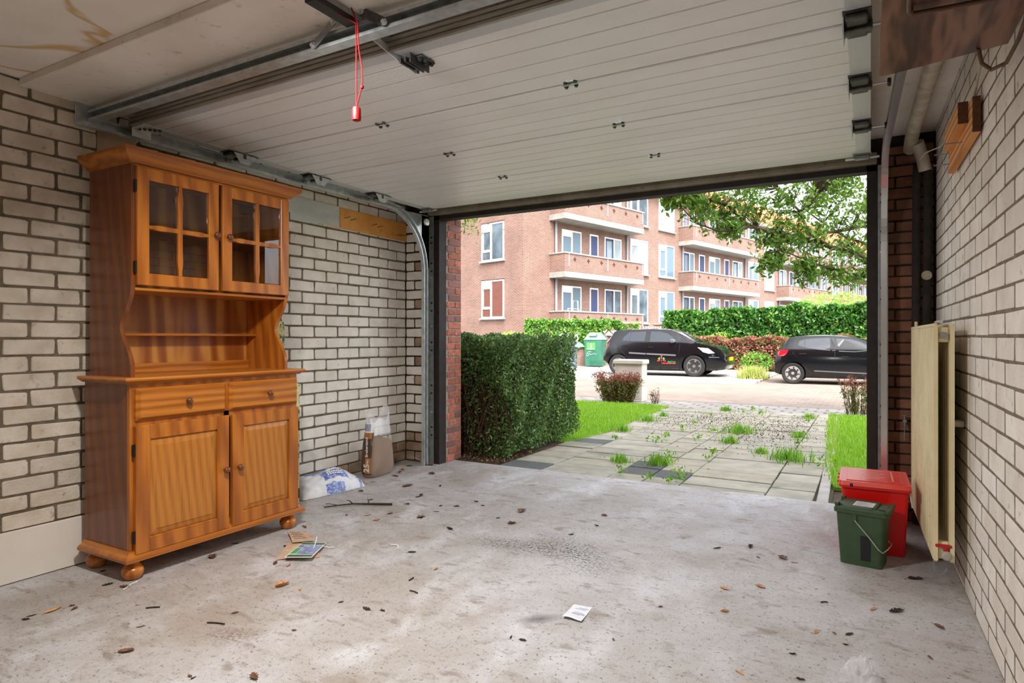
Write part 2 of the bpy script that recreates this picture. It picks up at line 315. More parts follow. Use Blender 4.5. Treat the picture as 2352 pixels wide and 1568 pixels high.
floor = tag(MB().box(-3.95, -3.2, -0.3, 0.9, 4.8, 0).build('floor', M['floor']), 'stained pale grey concrete garage floor', 'floor', kind='structure')
wl = MB().box(-4.1, -3.2, 0, -3.428, 1.77, 2.6).box(-4.1, 1.77, 0, -3.708, 4.75, 2.6).build('wall_left', M['mortar']); tag(wl, 'white painted brick wall on the left behind the pine dresser', 'wall', kind='structure')
RA = math.radians(-88.87)
wr_dir = Vector((math.cos(RA), math.sin(RA), 0)); wr_org = Vector((0.3325, 4.56, 0)); wr_n = Vector((math.sin(RA), -math.cos(RA), 0))
def rw(u, off=0.0, z=0.0):       # point on right wall: u metres back from the front corner, off metres into the room
    p = wr_org+wr_dir*u+Vector((-wr_dir.y*0, 0, 0))+Vector((-1, -0.0197, 0))*off; return Vector((p.x, p.y, z))
a = rw(0, -0.008); bq = rw(7.8, -0.008)
wr = MB().prism([(a.x, a.y), (bq.x, bq.y), (bq.x+0.4, bq.y), (a.x+0.4, a.y)], 0, 2.6, 'z').build('wall_right', M['mortar_r']); tag(wr, 'white painted brick wall on the right behind the radiator', 'wall', kind='structure')
wb = MB().box(-4.1, -3.4, 0, 0.9, -3.2, 2.6).build('wall_back', M['plaster']); tag(wb, 'plain wall behind the viewer', 'wall', kind='structure')
wf = MB().box(-6.5, 4.575, -0.3, -3.40, 4.9, 2.26).box(-3.40, 4.66, -0.3, -3.318, 4.9, 2.26).box(0.035, 4.568, -0.3, 3.5, 4.9, 2.26).box(-6.5, 4.6, 2.26, 3.5, 4.9, 2.7)
wf = wf.build('wall_front', M['dmortar']); tag(wf, 'brick front wall around the garage door opening', 'wall', kind='structure')
ce = MB().box(-4.1, -3.4, 2.37, 0.9, 4.7, 2.6).build('ceiling', M['plaster']); tag(ce, 'cream painted garage ceiling', 'ceiling', kind='structure')
MB().box(-3.44, -3.2, 2.318, 0.45, 1.6, 2.37).build('ceiling_panel', M['stain'], ce, label='ceiling panel with yellow brown water stains')
for x0, x1 in ((-3.425, -2.335), (-2.333, -1.135), (-1.133, 0.08)):
    MB().box(x0, 1.43, 2.283, x1, 2.45, 2.318, b=0.003).build('ceiling_board', M['plaster'], ce)
hs_ = MB().box(-12, -7, 2.7, 10, 4.9, 11.0).box(-12, -7, -0.3, -6.5, 4.9, 2.7).box(3.5, -7, -0.3, 10, 4.9, 2.7).build('house_above', M['house']); tag(hs_, 'brick house standing over the garage', 'house', kind='structure')

def brick_mesh(name, Lx, Hz, seed, m, cmax=0.010, cmin=0.003, jit=0.003, y1=-0.007):
    r = random.Random(seed); hx, hz = Lx/2, Hz/2; cs = [r.uniform(cmin, cmax) for _ in range(4)]
    pts = [(-hx, -hz+cs[0]), (-hx+cs[0], -hz), (hx-cs[1], -hz), (hx, -hz+cs[1]), (hx, hz-cs[2]), (hx-cs[2], hz), (-hx+cs[3], hz), (-hx, hz-cs[3])]
    pts = [(x+r.uniform(-jit, jit), z+r.uniform(-jit, jit)) for x, z in pts]
    mb = MB(); V = []; d = r.uniform(-0.0012, 0.0012)
    for y, k in ((0.008, 0), (y1*0.45, 0), (y1+d*min(1, -y1/0.007), 0.0035)):
        for x, z in pts: V.append((x-math.copysign(k, x), y, z-math.copysign(k, z)))
    F = [tuple(range(16, 24))]
    for q in (0, 8):
        for i in range(8): F.append((q+i, q+(i+1) % 8, q+8+(i+1) % 8, q+8+i))
    return mb.add(V, F).mesh(name, m)
def brick_field(parent, org, rz, length, zl, zh, pu, pv, zref, uref, joint, meshes, vis=None, mpick=None, skip=None, half=True, name='brick', limit=298, ju=None):
    """running bond; u measured from org along rz; row k starts at zref+k*pv; joints at uref+n*pu (shifted half on odd rows)"""
    ju = ju or joint; cu, su = math.cos(rz), math.sin(rz); po = ORG(parent); vlist = []; rest = []
    k0 = math.floor((zl-zref)/pv); k1 = math.ceil((zh-zref)/pv)
    for k in range(k0, k1):
        z0 = max(zref+k*pv, zl); z1 = min(zref+(k+1)*pv, zh)
        if z1-z0 < pv*0.45: continue
        sh = uref+(pu/2 if (k % 2 and half) else 0); n0 = math.floor((0-sh)/pu)-1
        for q in range(n0, n0+int(length/pu)+4):
            u0 = max(sh+q*pu, 0); u1 = min(sh+(q+1)*pu, length)
            if u1-u0 < 0.035: continue
            uc, zc = (u0+u1)/2, (z0+z1)/2
            if skip and skip(uc, zc): continue
            (vlist if (vis is None or vis(uc, zc)) else rest).append((uc, zc, u1-u0, z1-z0))
    if len(vlist) > limit: rest += vlist[limit:]; vlist = vlist[:limit]
    for (uc, zc, du, dz) in vlist:
        me = (mpick(uc, zc) if mpick else R.choice(meshes))
        inst(name, me, parent, (org[0]+cu*uc-po[0], org[1]+su*uc-po[1], zc-po[2]), (0, R.uniform(-0.006, 0.006), rz), ((du-ju)/(pu-joint), 1, (dz-joint)/(pv-joint)))
    if rest:
        mb = MB(); Rz = Matrix.Rotation(rz, 4, 'Z')
        for (uc, zc, du, dz) in rest:
            me = (mpick(uc, zc) if mpick else R.choice(meshes)); sx, sz = (du-ju)/(pu-joint), (dz-joint)/(pv-joint)
            T = Matrix.Translation((org[0]+cu*uc, org[1]+su*uc, zc)) @ Rz
            mb.add([T @ Vector((v.co.x*sx, v.co.y, v.co.z*sz)) for v in me.vertices], [tuple(p.vertices) for p in me.polygons])
        mb.build(name+'_courses', meshes[0].materials[0], parent, kind='stuff', recalc=False)
bmN = [brick_mesh('brick', 0.224-0.013, 0.080-0.012, 10+i, M['wbrick2']) for i in range(8)]
bmF = [brick_mesh('brick', 0.2425-0.013, 0.0858-0.013, 30+i, M['wbrick']) for i in range(8)]
bmD = [brick_mesh('brick', 0.2425-0.013, 0.0858-0.013, 50+i, M['dirtbrick']) for i in range(4)]
bmR = [brick_mesh('brick', 0.285-0.010, 0.0805-0.011, 70+i, M['wbrick3'], cmax=0.007, cmin=0.002, jit=0.002, y1=-0.0010) for i in range(8)]
bmP = [brick_mesh('brick', 0.21-0.012, 0.063-0.011, 90+i, M['rbrick' if i % 3 else 'rbrick2'], cmax=0.006, cmin=0.002, jit=0.003) for i in range(9)]
bmS = [brick_mesh('brick', 0.21-0.012, 0.068-0.011, 110+i, M['dbrick'], cmax=0.007, jit=0.003) for i in range(6)]
# left wall, near part (facing +X): u runs along +Y from Y=-1
brick_field(wl, (-3.428, -1.0), PI/2, 2.77, 0.0, 2.32, 0.224, 0.080, 1.114, 0.231, 0.013, bmN, vis=lambda u, z: u > 2.05)
brick_field(wl, (-3.708, 1.77), PI/2, 2.805, 0.0, 2.37, 0.2425, 0.0858, 0.006, 1.588, 0.013, bmF, vis=lambda u, z: u > 1.1,
            mpick=lambda u, z: R.choice(bmD) if (z < 0.09 or (z < 0.18 and u > 2.3)) else R.choice(bmF))
brick_field(wr, (wr_org.x+0.0078, wr_org.y), RA, 4.6, 0.0, 2.37, 0.285, 0.0805, 0.0785, 0.13, 0.010, bmR, vis=lambda u, z: u < 2.62, ju=0.017)
# front wall returns (facing -Y)
bmW = bmF[:4]+bmD
brick_field(wf, (-3.70, 4.575), 0, 0.30, 0.0, 2.2, 0.2425, 0.0858, 0.006, 0.1, 0.013, bmF, mpick=lambda u, z: R.choice(bmF) if (u < 0.17 or R.random() < 0.5) and z > 0.25 else R.choice(bmD))
brick_field(wf, (0.06, 4.568), 0, 0.275, 0.0, 2.3, 0.21, 0.068, 0.0, 0.07, 0.011, bmS)
# red brick reveal outside the door frame (facing +X)
brick_field(wf, (-3.318, 4.665), PI/2, 0.235, 0.0, 2.25, 0.21, 0.063, 0.0, 0.13, 0.011, bmP)
brick_field(wf, (-3.6, 4.9), PI, 0.5, 0.0, 2.25, 0.21, 0.063, 0.0, 0.13, 0.011, bmP)
MB().box(-3.318-0.001, 4.662, 0, -3.3175, 4.9, 2.26).build('mortar_face', M['mortar_l'], wf)
# dark rubber faced frame and beige lintel of the opening
fr = MB().box(-3.400, 4.56, 0, -3.318, 4.655, 2.20).box(-0.022, 4.56, 0, 0.034, 4.655, 2.20).box(-3.40, 4.56, 2.160, 0.034, 4.655, 2.20)
tag(fr.build('trim_1', M['rubber']), 'dark brown rubber edged frame around the garage door opening', 'frame', kind='structure')
M['beige'] = mat('beige_lintel_paint', (150,142,122), (128,120,100), 8, 0.55, c3=(96,86,70), sc3=30, lo3=0.6, hi3=0.8)
lt = MB().box(-3.40, 4.50, 2.198, 0.034, 4.65, 2.262, b=0.004)
lt = tag(lt.build('trim_2', M['beige']), 'beige steel lintel above the garage opening', 'lintel', kind='structure')
for i in range(8): MB().cyl((-3.2+i*0.42, 4.497, 2.228), (-3.2+i*0.42, 4.502, 2.228), 0.006, 8).build('rivet', M['galv_d'], lt)
# planks fixed along the top of the left wall
def plank(name, label, m, y0, y1, z0, z1, t=0.02, nails=()):
    o = tag(MB().box(-3.708, y0, z0, -3.708+t, y1, z1, b=0.003).build(name, m, org=(-3.70, (y0+y1)/2, z0)), label, 'plank')
    return o
M['bluewood'] = mat('pale_blue_grey_paint', (206,210,202), (186,192,186), 10, 0.7, c3=(118,112,100), sc3=60, lo3=0.66, hi3=0.72, stretch=(1, 0.4, 1))
M['orangewood'] = mat('varnished_orange_board', (234,168,84), (214,144,64), 6, 0.5, c3=(120,70,34), sc3=16, lo3=0.64, hi3=0.8)
M['beigewood'] = mat('bare_beige_board', (228,204,176), (214,190,160), 8, 0.7)
plank('wall_plank', 'pale blue grey painted plank at the top of the left wall', M['bluewood'], 2.85, 3.728, 1.985, 2.165)
po = plank('wall_plank', 'orange varnished plank with nails at the far end of the left wall', M['orangewood'], 3.733, 4.565, 1.995, 2.160)
for y, z in ((3.78, 2.08), (3.85, 2.075), (4.1, 2.07), (4.17, 2.065), (4.42, 2.03), (4.47, 2.03)):
    MB().cyl((-3.69, y, z), (-3.665, y+0.045, z+0.018), 0.0025, 6).build('nail', M['steel_dark'], po)
plank('wall_plank', 'bare beige board on the wall above the dresser', M['beigewood'], 1.80, 2.12, 1.99, 2.26)
MB().box(-3.69, 3.55, 1.985, -3.684, 3.728, 2.0).build('splinter', M['beigewood'], bpy.data.objects['wall_plank'])
# ------------------------------------------------------------------ pine dresser
W1 = wood('pine_upright', ((140,74,18), (172,98,28), (192,116,38)), 'z', 1.0, rings=7, dist=7.0, fine=0.9)
W2 = wood('pine_crosswise', ((140,76,18), (176,102,30), (196,122,42)), 'y', 1.0, rings=7, dist=6.0, seed=1, fine=0.9)
W3 = wood('pine_panel', ((148,86,24), (180,112,38), (194,126,46)), 'z', 1.0, rings=15, dist=1.6, seed=3, fine=1.25)
W4 = wood('pine_back_panel', ((136,74,24), (162,94,36), (192,132,60)), 'z', 0.7, rings=6, dist=6.0, seed=5, fine=0.4)
W5 = wood('pine_side', ((100,50,16), (114,58,20), (130,70,26)), 'z', 1.0, rings=8, dist=5.0, seed=8, fine=1.0)  # darker copy of the pine: the side's shade is put into the colour
M['knobwood'] = mat('dark_knob_wood', (112,62,34), (92,48,26), 30, 0.3, coat=0.3)
M['hinge'] = mat('black_hinge', (30,26,24), None, rough=0.4, metal=0.4)
M['glass'] = mat('cabinet_glass', (255,255,255), None, rough=0.0, trans=1.0, spec=0.5)
DR = thing('dresser', 'tall orange pine dresser with glazed doors on top', 'dresser', (-3.15, 2.16, 0))
XF, XB = -2.965, -3.345; YA, YB = 1.672, 2.645
def dpart(mb, name, m, parent=DR, smooth=False, label=None): return mb.build(name, m, parent, smooth=smooth, label=label)
for ya in (YA, YB-0.02): dpart(MB().box(XB, ya, 0.135, XF-0.02, ya+0.02, 0.905), 'side_panel', W5)
ff = MB().box(XF-0.02, YA, 0.135, XF, YA+0.03, 0.905).box(XF-0.02, YB-0.03, 0.135, XF, YB, 0.905).box(XF-0.02, YA+0.03, 0.135, XF, YB-0.03, 0.16).box(XF-0.02, YA+0.03, 0.70, XF, YB-0.03, 0.735).box(XF-0.02, YA+0.03, 0.885, XF, YB-0.03, 0.905).box(XF-0.02, 2.16, 0.16, XF, 2.19, 0.885)
dpart(ff, 'face_frame', W1)
dpart(MB().box(XB, YA+0.02, 0.135, XB+0.008, YB-0.02, 0.905), 'back_panel', W5)
def mould(z0, pts, y0, y1, xb, xf, name, m):
    # plate with a moulded edge on the front and both ends: pts = (outset, dz)
    mb = MB(); n = len(pts); V = []
    for o, z in pts: V += [(xb, y0-o, z0+z), (xf+o, y0-o, z0+z), (xf+o, y1+o, z0+z), (xb, y1+o, z0+z)]
    F = [(0, 1, 2, 3), tuple(4*(n-1)+k for k in range(4))]
    for i in range(n-1):
        for k in range(4): F.append((4*i+k, 4*i+(k+1) % 4, 4*i+4+(k+1) % 4, 4*i+4+k))
    return dpart(mb.add(V, F), name, m)
mould(0.085, ((0.022, 0), (0.034, 0.006), (0.036, 0.018), (0.026, 0.03), (0.014, 0.036), (0.010, 0.05)), YA, YB, XB, XF, 'plinth', W2)
mould(0.905, ((0.012, 0), (0.020, 0.006), (0.034, 0.014), (0.038, 0.022), (0.034, 0.030)), YA, YB, XB, XF, 'worktop', W2)
for fx, fy in ((XF-0.02, YA+0.025), (XF-0.02, YB-0.045), (XB+0.05, YA+0.03), (XB+0.05, YB-0.045)):
    prof = [(0.022, 0.0), (0.034, 0.006), (0.046, 0.026), (0.048, 0.042), (0.042, 0.055), (0.036, 0.059), (0.038, 0.062), (0.034, 0.066), (0.028, 0.074), (0.030, 0.088)]
    dpart(MB().lathe(prof, 24, Matrix.Translation((fx, fy, 0))), 'foot', W1, smooth=True)
def knob(x, y, z, parent):
    Mx = Matrix.Translation((x, y, z)) @ Matrix.Rotation(PI/2, 4, 'Y')
    dpart(MB().lathe([(0.007, 0), (0.007, 0.008), (0.012, 0.012), (0.0165, 0.019), (0.0165, 0.026), (0.012, 0.032), (0.004, 0.034)], 18, Mx), 'knob', M['knobwood'], parent, smooth=True)
def hinges(y, zs, parent, x):
    for z in zs: dpart(MB().cyl((x, y, z-0.028), (x, y, z+0.028), 0.006, 10).box(x-0.012, y-0.004, z-0.026, x+0.002, y+0.004, z+0.026), 'hinge', M['hinge'], parent)
def chamf(x0, x1, y0, y1, z0, z1, c):   # board with a chamfered front edge
    V = [(x0, y0, z0), (x0, y1, z0), (x0, y1, z1), (x0, y0, z1), (x1-c, y0, z0), (x1-c, y1, z0), (x1-c, y1, z1), (x1-c, y0, z1), (x1, y0+c, z0+c), (x1, y1-c, z0+c), (x1, y1-c, z1-c), (x1, y0+c, z1-c)]
    F = [(0, 1, 2, 3), (8, 9, 10, 11)]
    for q in (0, 4):
        for i in range(4): F.append((q+i, q+(i+1) % 4, q+4+(i+1) % 4, q+4+i))
    return MB().add(V, F)
X1 = XF+0.025
for y0, y1 in ((1.694, 2.163), (2.184, 2.640)):
    dr = dpart(chamf(XF, X1, y0, y1, 0.733, 0.884, 0.016), 'drawer', W2); knob(X1, (y0+y1)/2+0.01, 0.81, dr)
def frame4(mb, x0, x1, y0, y1, z0, z1, s, b=0.003):
    mb.box(x0, y0, z0, x1, y0+s, z1, b=b).box(x0, y1-s, z0, x1, y1, z1, b=b).box(x0, y0+s, z0, x1-0.0006, y1-s, z0+s, b=b).box(x0, y0+s, z1-s, x1-0.0006, y1-s, z1, b=b); return mb
for i, (y0, y1) in enumerate(((1.688, 2.176), (2.196, 2.640))):
    d = dpart(frame4(MB(), XF, X1, y0, y1, 0.118, 0.712, 0.066), 'door', W1)
    s = 0.066; p = MB(); a0, a1, b0, b1 = y0+s, y1-s, 0.118+s, 0.712-s; c = 0.034
    V = [(X1-0.013, a0, b0), (X1-0.013, a1, b0), (X1-0.013, a1, b1), (X1-0.013, a0, b1), (X1-0.011, a0+0.006, b0+0.006), (X1-0.011, a1-0.006, b0+0.006), (X1-0.011, a1-0.006, b1-0.006), (X1-0.011, a0+0.006, b1-0.006),
         (X1-0.005, a0+c-0.004, b0+c-0.004), (X1-0.005, a1-c+0.004, b0+c-0.004), (X1-0.005, a1-c+0.004, b1-c+0.004), (X1-0.005, a0+c-0.004, b1-c+0.004), (X1-0.002, a0+c, b0+c), (X1-0.002, a1-c, b0+c), (X1-0.002, a1-c, b1-c), (X1-0.002, a0+c, b1-c)]
    F = [(12, 13, 14, 15)]
    for q in (0, 4, 8):
        for k in range(4): F.append((q+k, q+(k+1) % 4, q+4+(k+1) % 4, q+4+k))
    dpart(p.add(V, F), 'raised_panel', W3, d)
    mo = MB(); frame4(mo, X1-0.012, X1+0.001, a0-0.006, a1+0.006, b0-0.006, b1+0.006, 0.009, b=0.004); dpart(mo, 'panel_moulding', W1, d)
    knob(X1, (y1-0.03) if i == 0 else (y0+0.033), 0.43, d)
    hinges(y0-0.006 if i == 0 else y1+0.004, (0.20, 0.60), d, X1-0.006)
# hutch
HX, HA, HB = -2.992, 1.694, 2.606; HX2 = HX+0.02
def sideprof(n=26):
    pr = [(XB, 0.935), (HX-0.004, 0.935)]
    for i in range(n+1):
        t = i/n; z = 0.985+t*0.365; pr.append((HX-0.004-0.088*math.sin(PI*t)**1.5*(1.0 if t < 0.5 else 1.0), z+0.02*math.sin(2*PI*t)))
    return pr+[(HX, 1.36), (HX, 1.955), (XB, 1.955)]
for ya, yb in ((HA, HA+0.02), (HB-0.02, HB)):
    dpart(MB().prism([(x, z) for x, z in sideprof()], ya, yb, 'y'), 'hutch_side', W5 if ya == HA else W1)
dpart(MB().box(XB, HA+0.02, 0.935, XB+0.010, HB-0.02, 1.955), 'hutch_back', W4)
dpart(MB().box(XB+0.01, HA+0.02, 1.128, XB+0.10, HB-0.02, 1.142, b=0.002), 'plate_shelf', W2)
dpart(MB().box(XB+0.01, HA+0.02, 0.936, XB+0.03, HB-0.02, 0.985), 'back_rail', W2)
dpart(MB().box(XB+0.01, HA+0.02, 1.342, HX-0.001, HB-0.02, 1.356, b=0.002), 'cabinet_floor', W2)
dpart(MB().box(XB+0.01, HA+0.02, 1.64, HX-0.05, HB-0.02, 1.655), 'inner_shelf', W5)
dpart(MB().box(XB+0.01, HA+0.02, 1.925, HX, HB-0.02, 1.955), 'top_panel', W2)
mould(1.932, ((0.0, 0), (0.014, 0.004), (0.018, 0.012), (0.030, 0.022), (0.046, 0.034), (0.054, 0.046), (0.058, 0.050), (0.058, 0.066)), HA, HB, XB, HX, 'cornice', W2)
for i, (y0, y1) in enumerate(((1.712, 2.138), (2.160, 2.598))):
    z0, z1 = 1.366, 1.922; s = 0.058
    d = dpart(frame4(MB(), HX, HX2, y0, y1, z0, z1, s), 'glazed_door', W1)
    ym, zm = (y0+y1)/2, (z0+z1)/2; mu = MB()
    def wavy(a0, a1, fixed, half, vert):
        n = 18; P1 = []; P2 = []
        for k in range(n+1):
            t = k/n; e = min(t, 1-t); wdt = half*(1.0 + (0.22 if 0.06 < e < 0.30 else 0.0)*math.sin(PI*(e-0.06)/0.24)**2 - (0.25 if e < 0.06 else 0)); a_ = a0+(a1-a0)*t
            P1.append((fixed-wdt, a_) if vert else (a_, fixed-wdt)); P2.append((fixed+wdt, a_) if vert else (a_, fixed+wdt))
        mu.prism(P1+P2[::-1], HX+0.004, HX2-(0.001 if vert else 0.0022), 'x')
    wavy(z0+s, z1-s, ym, 0.0115, True); wavy(y0+s, y1-s, zm, 0.0105, False)
    dpart(mu, 'muntin', W1, d)
    for ya, yb in ((y0+s, ym), (ym, y1-s)):
        for za, zb in ((z0+s, zm), (zm, z1-s)): dpart(MB().box(HX+0.006, ya+0.003, za+0.003, HX+0.009, yb-0.003, zb-0.003), 'pane', M['glass'], d)
    knob(HX2, (y1-0.024) if i == 0 else (y0+0.028), 1.652, d)
    hinges(y0-0.005 if i == 0 else y1+0.004, (1.45, 1.83), d, HX2-0.006)
# white board on edge against the left wall
M['whiteboard'] = mat('white_laminate', (232,224,212), (222,212,198), 3, 0.45)
tag(MB().box(-3.420, 0.2, 0.004, -3.402, 1.80, 0.236, b=0.002).build('white_board', M['whiteboard'], org=(-3.411, 1.0, 0)), 'long low white board standing on edge against the left wall', 'board')
# spotted sheet behind the dresser
M['terrazzo'] = mat('spotted_yellow_sheet', (208,196,122), (226,216,160), 30, 0.7, c3=(70,104,96), sc3=55, lo3=0.55, hi3=0.6)
tag(MB().prism([(2.0, 0.003), (3.03, 0.003), (3.035, 0.80), (2.91, 0.95), (2.905, 1.21), (2.88, 1.25), (2.84, 1.265), (2.0, 1.265)], -3.395, -3.37, 'x').build('spotted_sheet', M['terrazzo'], org=(-3.38, 2.35, 0)), 'yellow sheet with dark spots slipped behind the dresser', 'sheet')
# ------------------------------------------------------------------ sectional garage door, tracks and opener
M['doorskin'] = mat('white_embossed_door_skin', (240,239,239), (234,232,231), 4, 0.34, bump=0.5, bsc=120, stretch=(0.5, 1, 1), bdist=0.004)
M['doorstile'] = mat('pale_grey_door_stile', (204,206,208), None, rough=0.4, metal=0.2)
M['alu'] = mat('dusty_aluminium', (178,172,162), (150,143,132), 30, 0.42, metal=0.5, stretch=(0.2, 1, 1))
M['zinc'] = mat('bright_zinc_plate', (214,222,216), None, rough=0.3, metal=0.5)
GD = thing('garage_door', 'white ribbed sectional garage door pulled up under the ceiling', 'garage door', (-1.67, 3.1, 2.22))
DX0, DX1 = -3.345, 0.0; SEC = [1.895, 2.515, 3.115, 3.745, 4.405]; ZD = 2.22
def section(y0, y1, ribs):
    p = [(y0+0.0065, ZD+0.042), (y0+0.0065, ZD+0.005), (y0+0.010, ZD)]
    for k in range(1, ribs):
        yc = y0+(y1-y0)*k/ribs; p += [(yc-0.0045, ZD), (yc-0.0028, ZD+0.003), (yc-0.0024, ZD+0.014), (yc+0.0024, ZD+0.014), (yc+0.0028, ZD+0.003), (yc+0.0045, ZD)]
    return p+[(y1-0.010, ZD), (y1-0.0065, ZD+0.005), (y1-0.0065, ZD+0.042)]
plate = MB().box(-0.040, -0.017, -0.004, 0.028, 0.017, 0).box(-0.028, -0.030, -0.004, 0.040, -0.008, 0).cyl((-0.028, 0, -0.005), (0.030, 0, -0.005), 0.004, 8)
plate_me = plate.mesh('centre_hinge', M['chrome'])
bolt_me = MB().cyl((0, 0, 0), (0, 0, -0.009), 0.0075, 6).cyl((0, 0, 0), (0, 0, -0.003), 0.010, 12).mesh('bolt', M['steel_dark'])
gl = Vector(GD.location)
for i in range(4):
    y0, y1 = SEC[i], SEC[i+1]
    s = MB().strip(section(y0, y1, 5), DX0, DX1).build('door_section', M['doorskin'], GD)
    for x0, x1 in ((DX0, DX0+0.075), (DX1-0.075, DX1)): MB().box(x0, y0+0.004, ZD-0.003, x1, y1-0.004, ZD-0.0002).build('end_stile', M['doorstile'], s)
    MB().box(DX0+0.01, y1-0.006, ZD+0.012, DX1-0.01, y1+0.006, ZD+0.040).build('seam_gasket', M['black'], s)
# aluminium edge profile at the near (upper) end and smooth strip behind it
s0 = [o for o in GD.children if o.name.startswith('door_section')][0]
MB().strip([(1.880, ZD-0.004), (1.895, ZD-0.004), (1.895, ZD+0.046), (1.880, ZD+0.046), (1.880, ZD+0.034), (1.886, ZD+0.032), (1.886, ZD+0.027), (1.880, ZD+0.025), (1.880, ZD+0.012), (1.885, ZD+0.010), (1.885, ZD+0.006), (1.880, ZD+0.005)], DX0, DX1).build('edge_profile', M['alu'], GD)
MB().box(DX0, 1.897, ZD-0.002, DX1, 1.955, ZD-0.0003).build('reinforcing_strip', M['doorstile'], s0)
for yi, y in enumerate(SEC[1:4]):
    for x in (-2.19+0.0, -1.13):
        h = inst('centre_hinge', plate_me, GD, Vector((x, y, ZD))-gl)
        for bx, by in ((-0.030, 0.022), (0.016, 0.022), (-0.016, -0.022), (0.030, -0.022)): inst('bolt', bolt_me, h, (bx, by, -0.002))
def side_hinge(x, y, sg, first=False):
    # sg=-1 left end, +1 right end; bracket under the stile with a stem running out to the roller in the track
    h = MB().box(x-0.044, y-0.105, ZD-0.007, x+0.044, y-0.012, ZD-0.003).box(x-0.036, y-0.092, ZD-0.026, x+0.032, y-0.024, ZD-0.007, b=0.005).box(x-0.046, y-0.014, ZD-0.036, x+0.046, y+0.014, ZD-0.003, b=0.004).box(x-0.044, y+0.014, ZD-0.007, x+0.044, y+0.10, ZD-0.003).box(x-0.034, y+0.026, ZD-0.022, x+0.030, y+0.085, ZD-0.007, b=0.004)
    h = h.build('side_hinge', M['steel_dark'], GD)
    MB().prism([(y-0.08, ZD-0.003), (y+0.09, ZD-0.003), (y+0.03, ZD-0.065), (y-0.03, ZD-0.065)], x-sg*0.041, x-sg*0.044, 'x').build('gusset', M['galv'], h)
    MB().cyl((x-sg*0.03, y-0.004, ZD-0.022), (x+sg*0.115, y-0.004, ZD-0.022), 0.0055, 10).build('roller_stem', M['chrome'], h)
    MB().lathe([(0.006, -0.007), (0.016, -0.007), (0.018, 0), (0.016, 0.007), (0.006, 0.007)], 16, Matrix.Translation((x+sg*0.108, y-0.004, ZD-0.022)) @ Matrix.Rotation(PI/2, 4, 'Y')).build('roller', M['black'] if sg > 0 else M['galv_d'], h, smooth=True)
    for bx, by in ((-0.022, -0.046), (0.02, -0.046), (-0.022, 0.05), (0.02, 0.05)): inst('bolt', bolt_me, h, Vector((x+bx, y+by, ZD-0.003))-gl)
for y in SEC[1:4]:
    side_hinge(DX0+0.045, y, -1); side_hinge(DX1-0.040, y, 1)
for x, sg in ((DX0+0.045, -1), (DX1-0.045, 1)):
    tb = MB().box(x-0.05, 1.90, ZD-0.006, x+0.05, 2.03, ZD-0.002).box(x-0.05, 1.90, ZD-0.05, x-0.046, 2.0, ZD-0.002).build('top_bracket', M['zinc'], GD)
    for q in range(5): inst('bolt', bolt_me, tb, Vector((x-0.03+0.015*q, 1.93+0.018*q, ZD-0.006))-gl)
    MB().cyl((x, 1.925, ZD-0.004), (x+sg*0.10, 1.925, ZD-0.004), 0.006, 10).build('roller_stem', M['chrome'], tb)
    MB().lathe([(0.006, -0.007), (0.018, -0.007), (0.02, 0), (0.018, 0.007), (0.006, 0.007)], 16, Matrix.Translation((x+sg*0.095, 1.925, ZD-0.004)) @ Matrix.Rotation(PI/2, 4, 'Y')).build('roller', M['galv_d'], tb, smooth=True)
    bb = MB().box(x-0.05, 4.31, ZD-0.006, x+0.05, 4.40, ZD-0.002).box(x-0.04, 4.34, ZD-0.03, x+0.04, 4.37, ZD-0.006, b=0.004).build('bottom_bracket', M['galv_d'], GD)
    MB().cyl((x-sg*0.09, 4.38, ZD-0.016), (x+sg*0.09, 4.38, ZD-0.016), 0.008, 10).build('roller_stem', M['chrome'], bb)
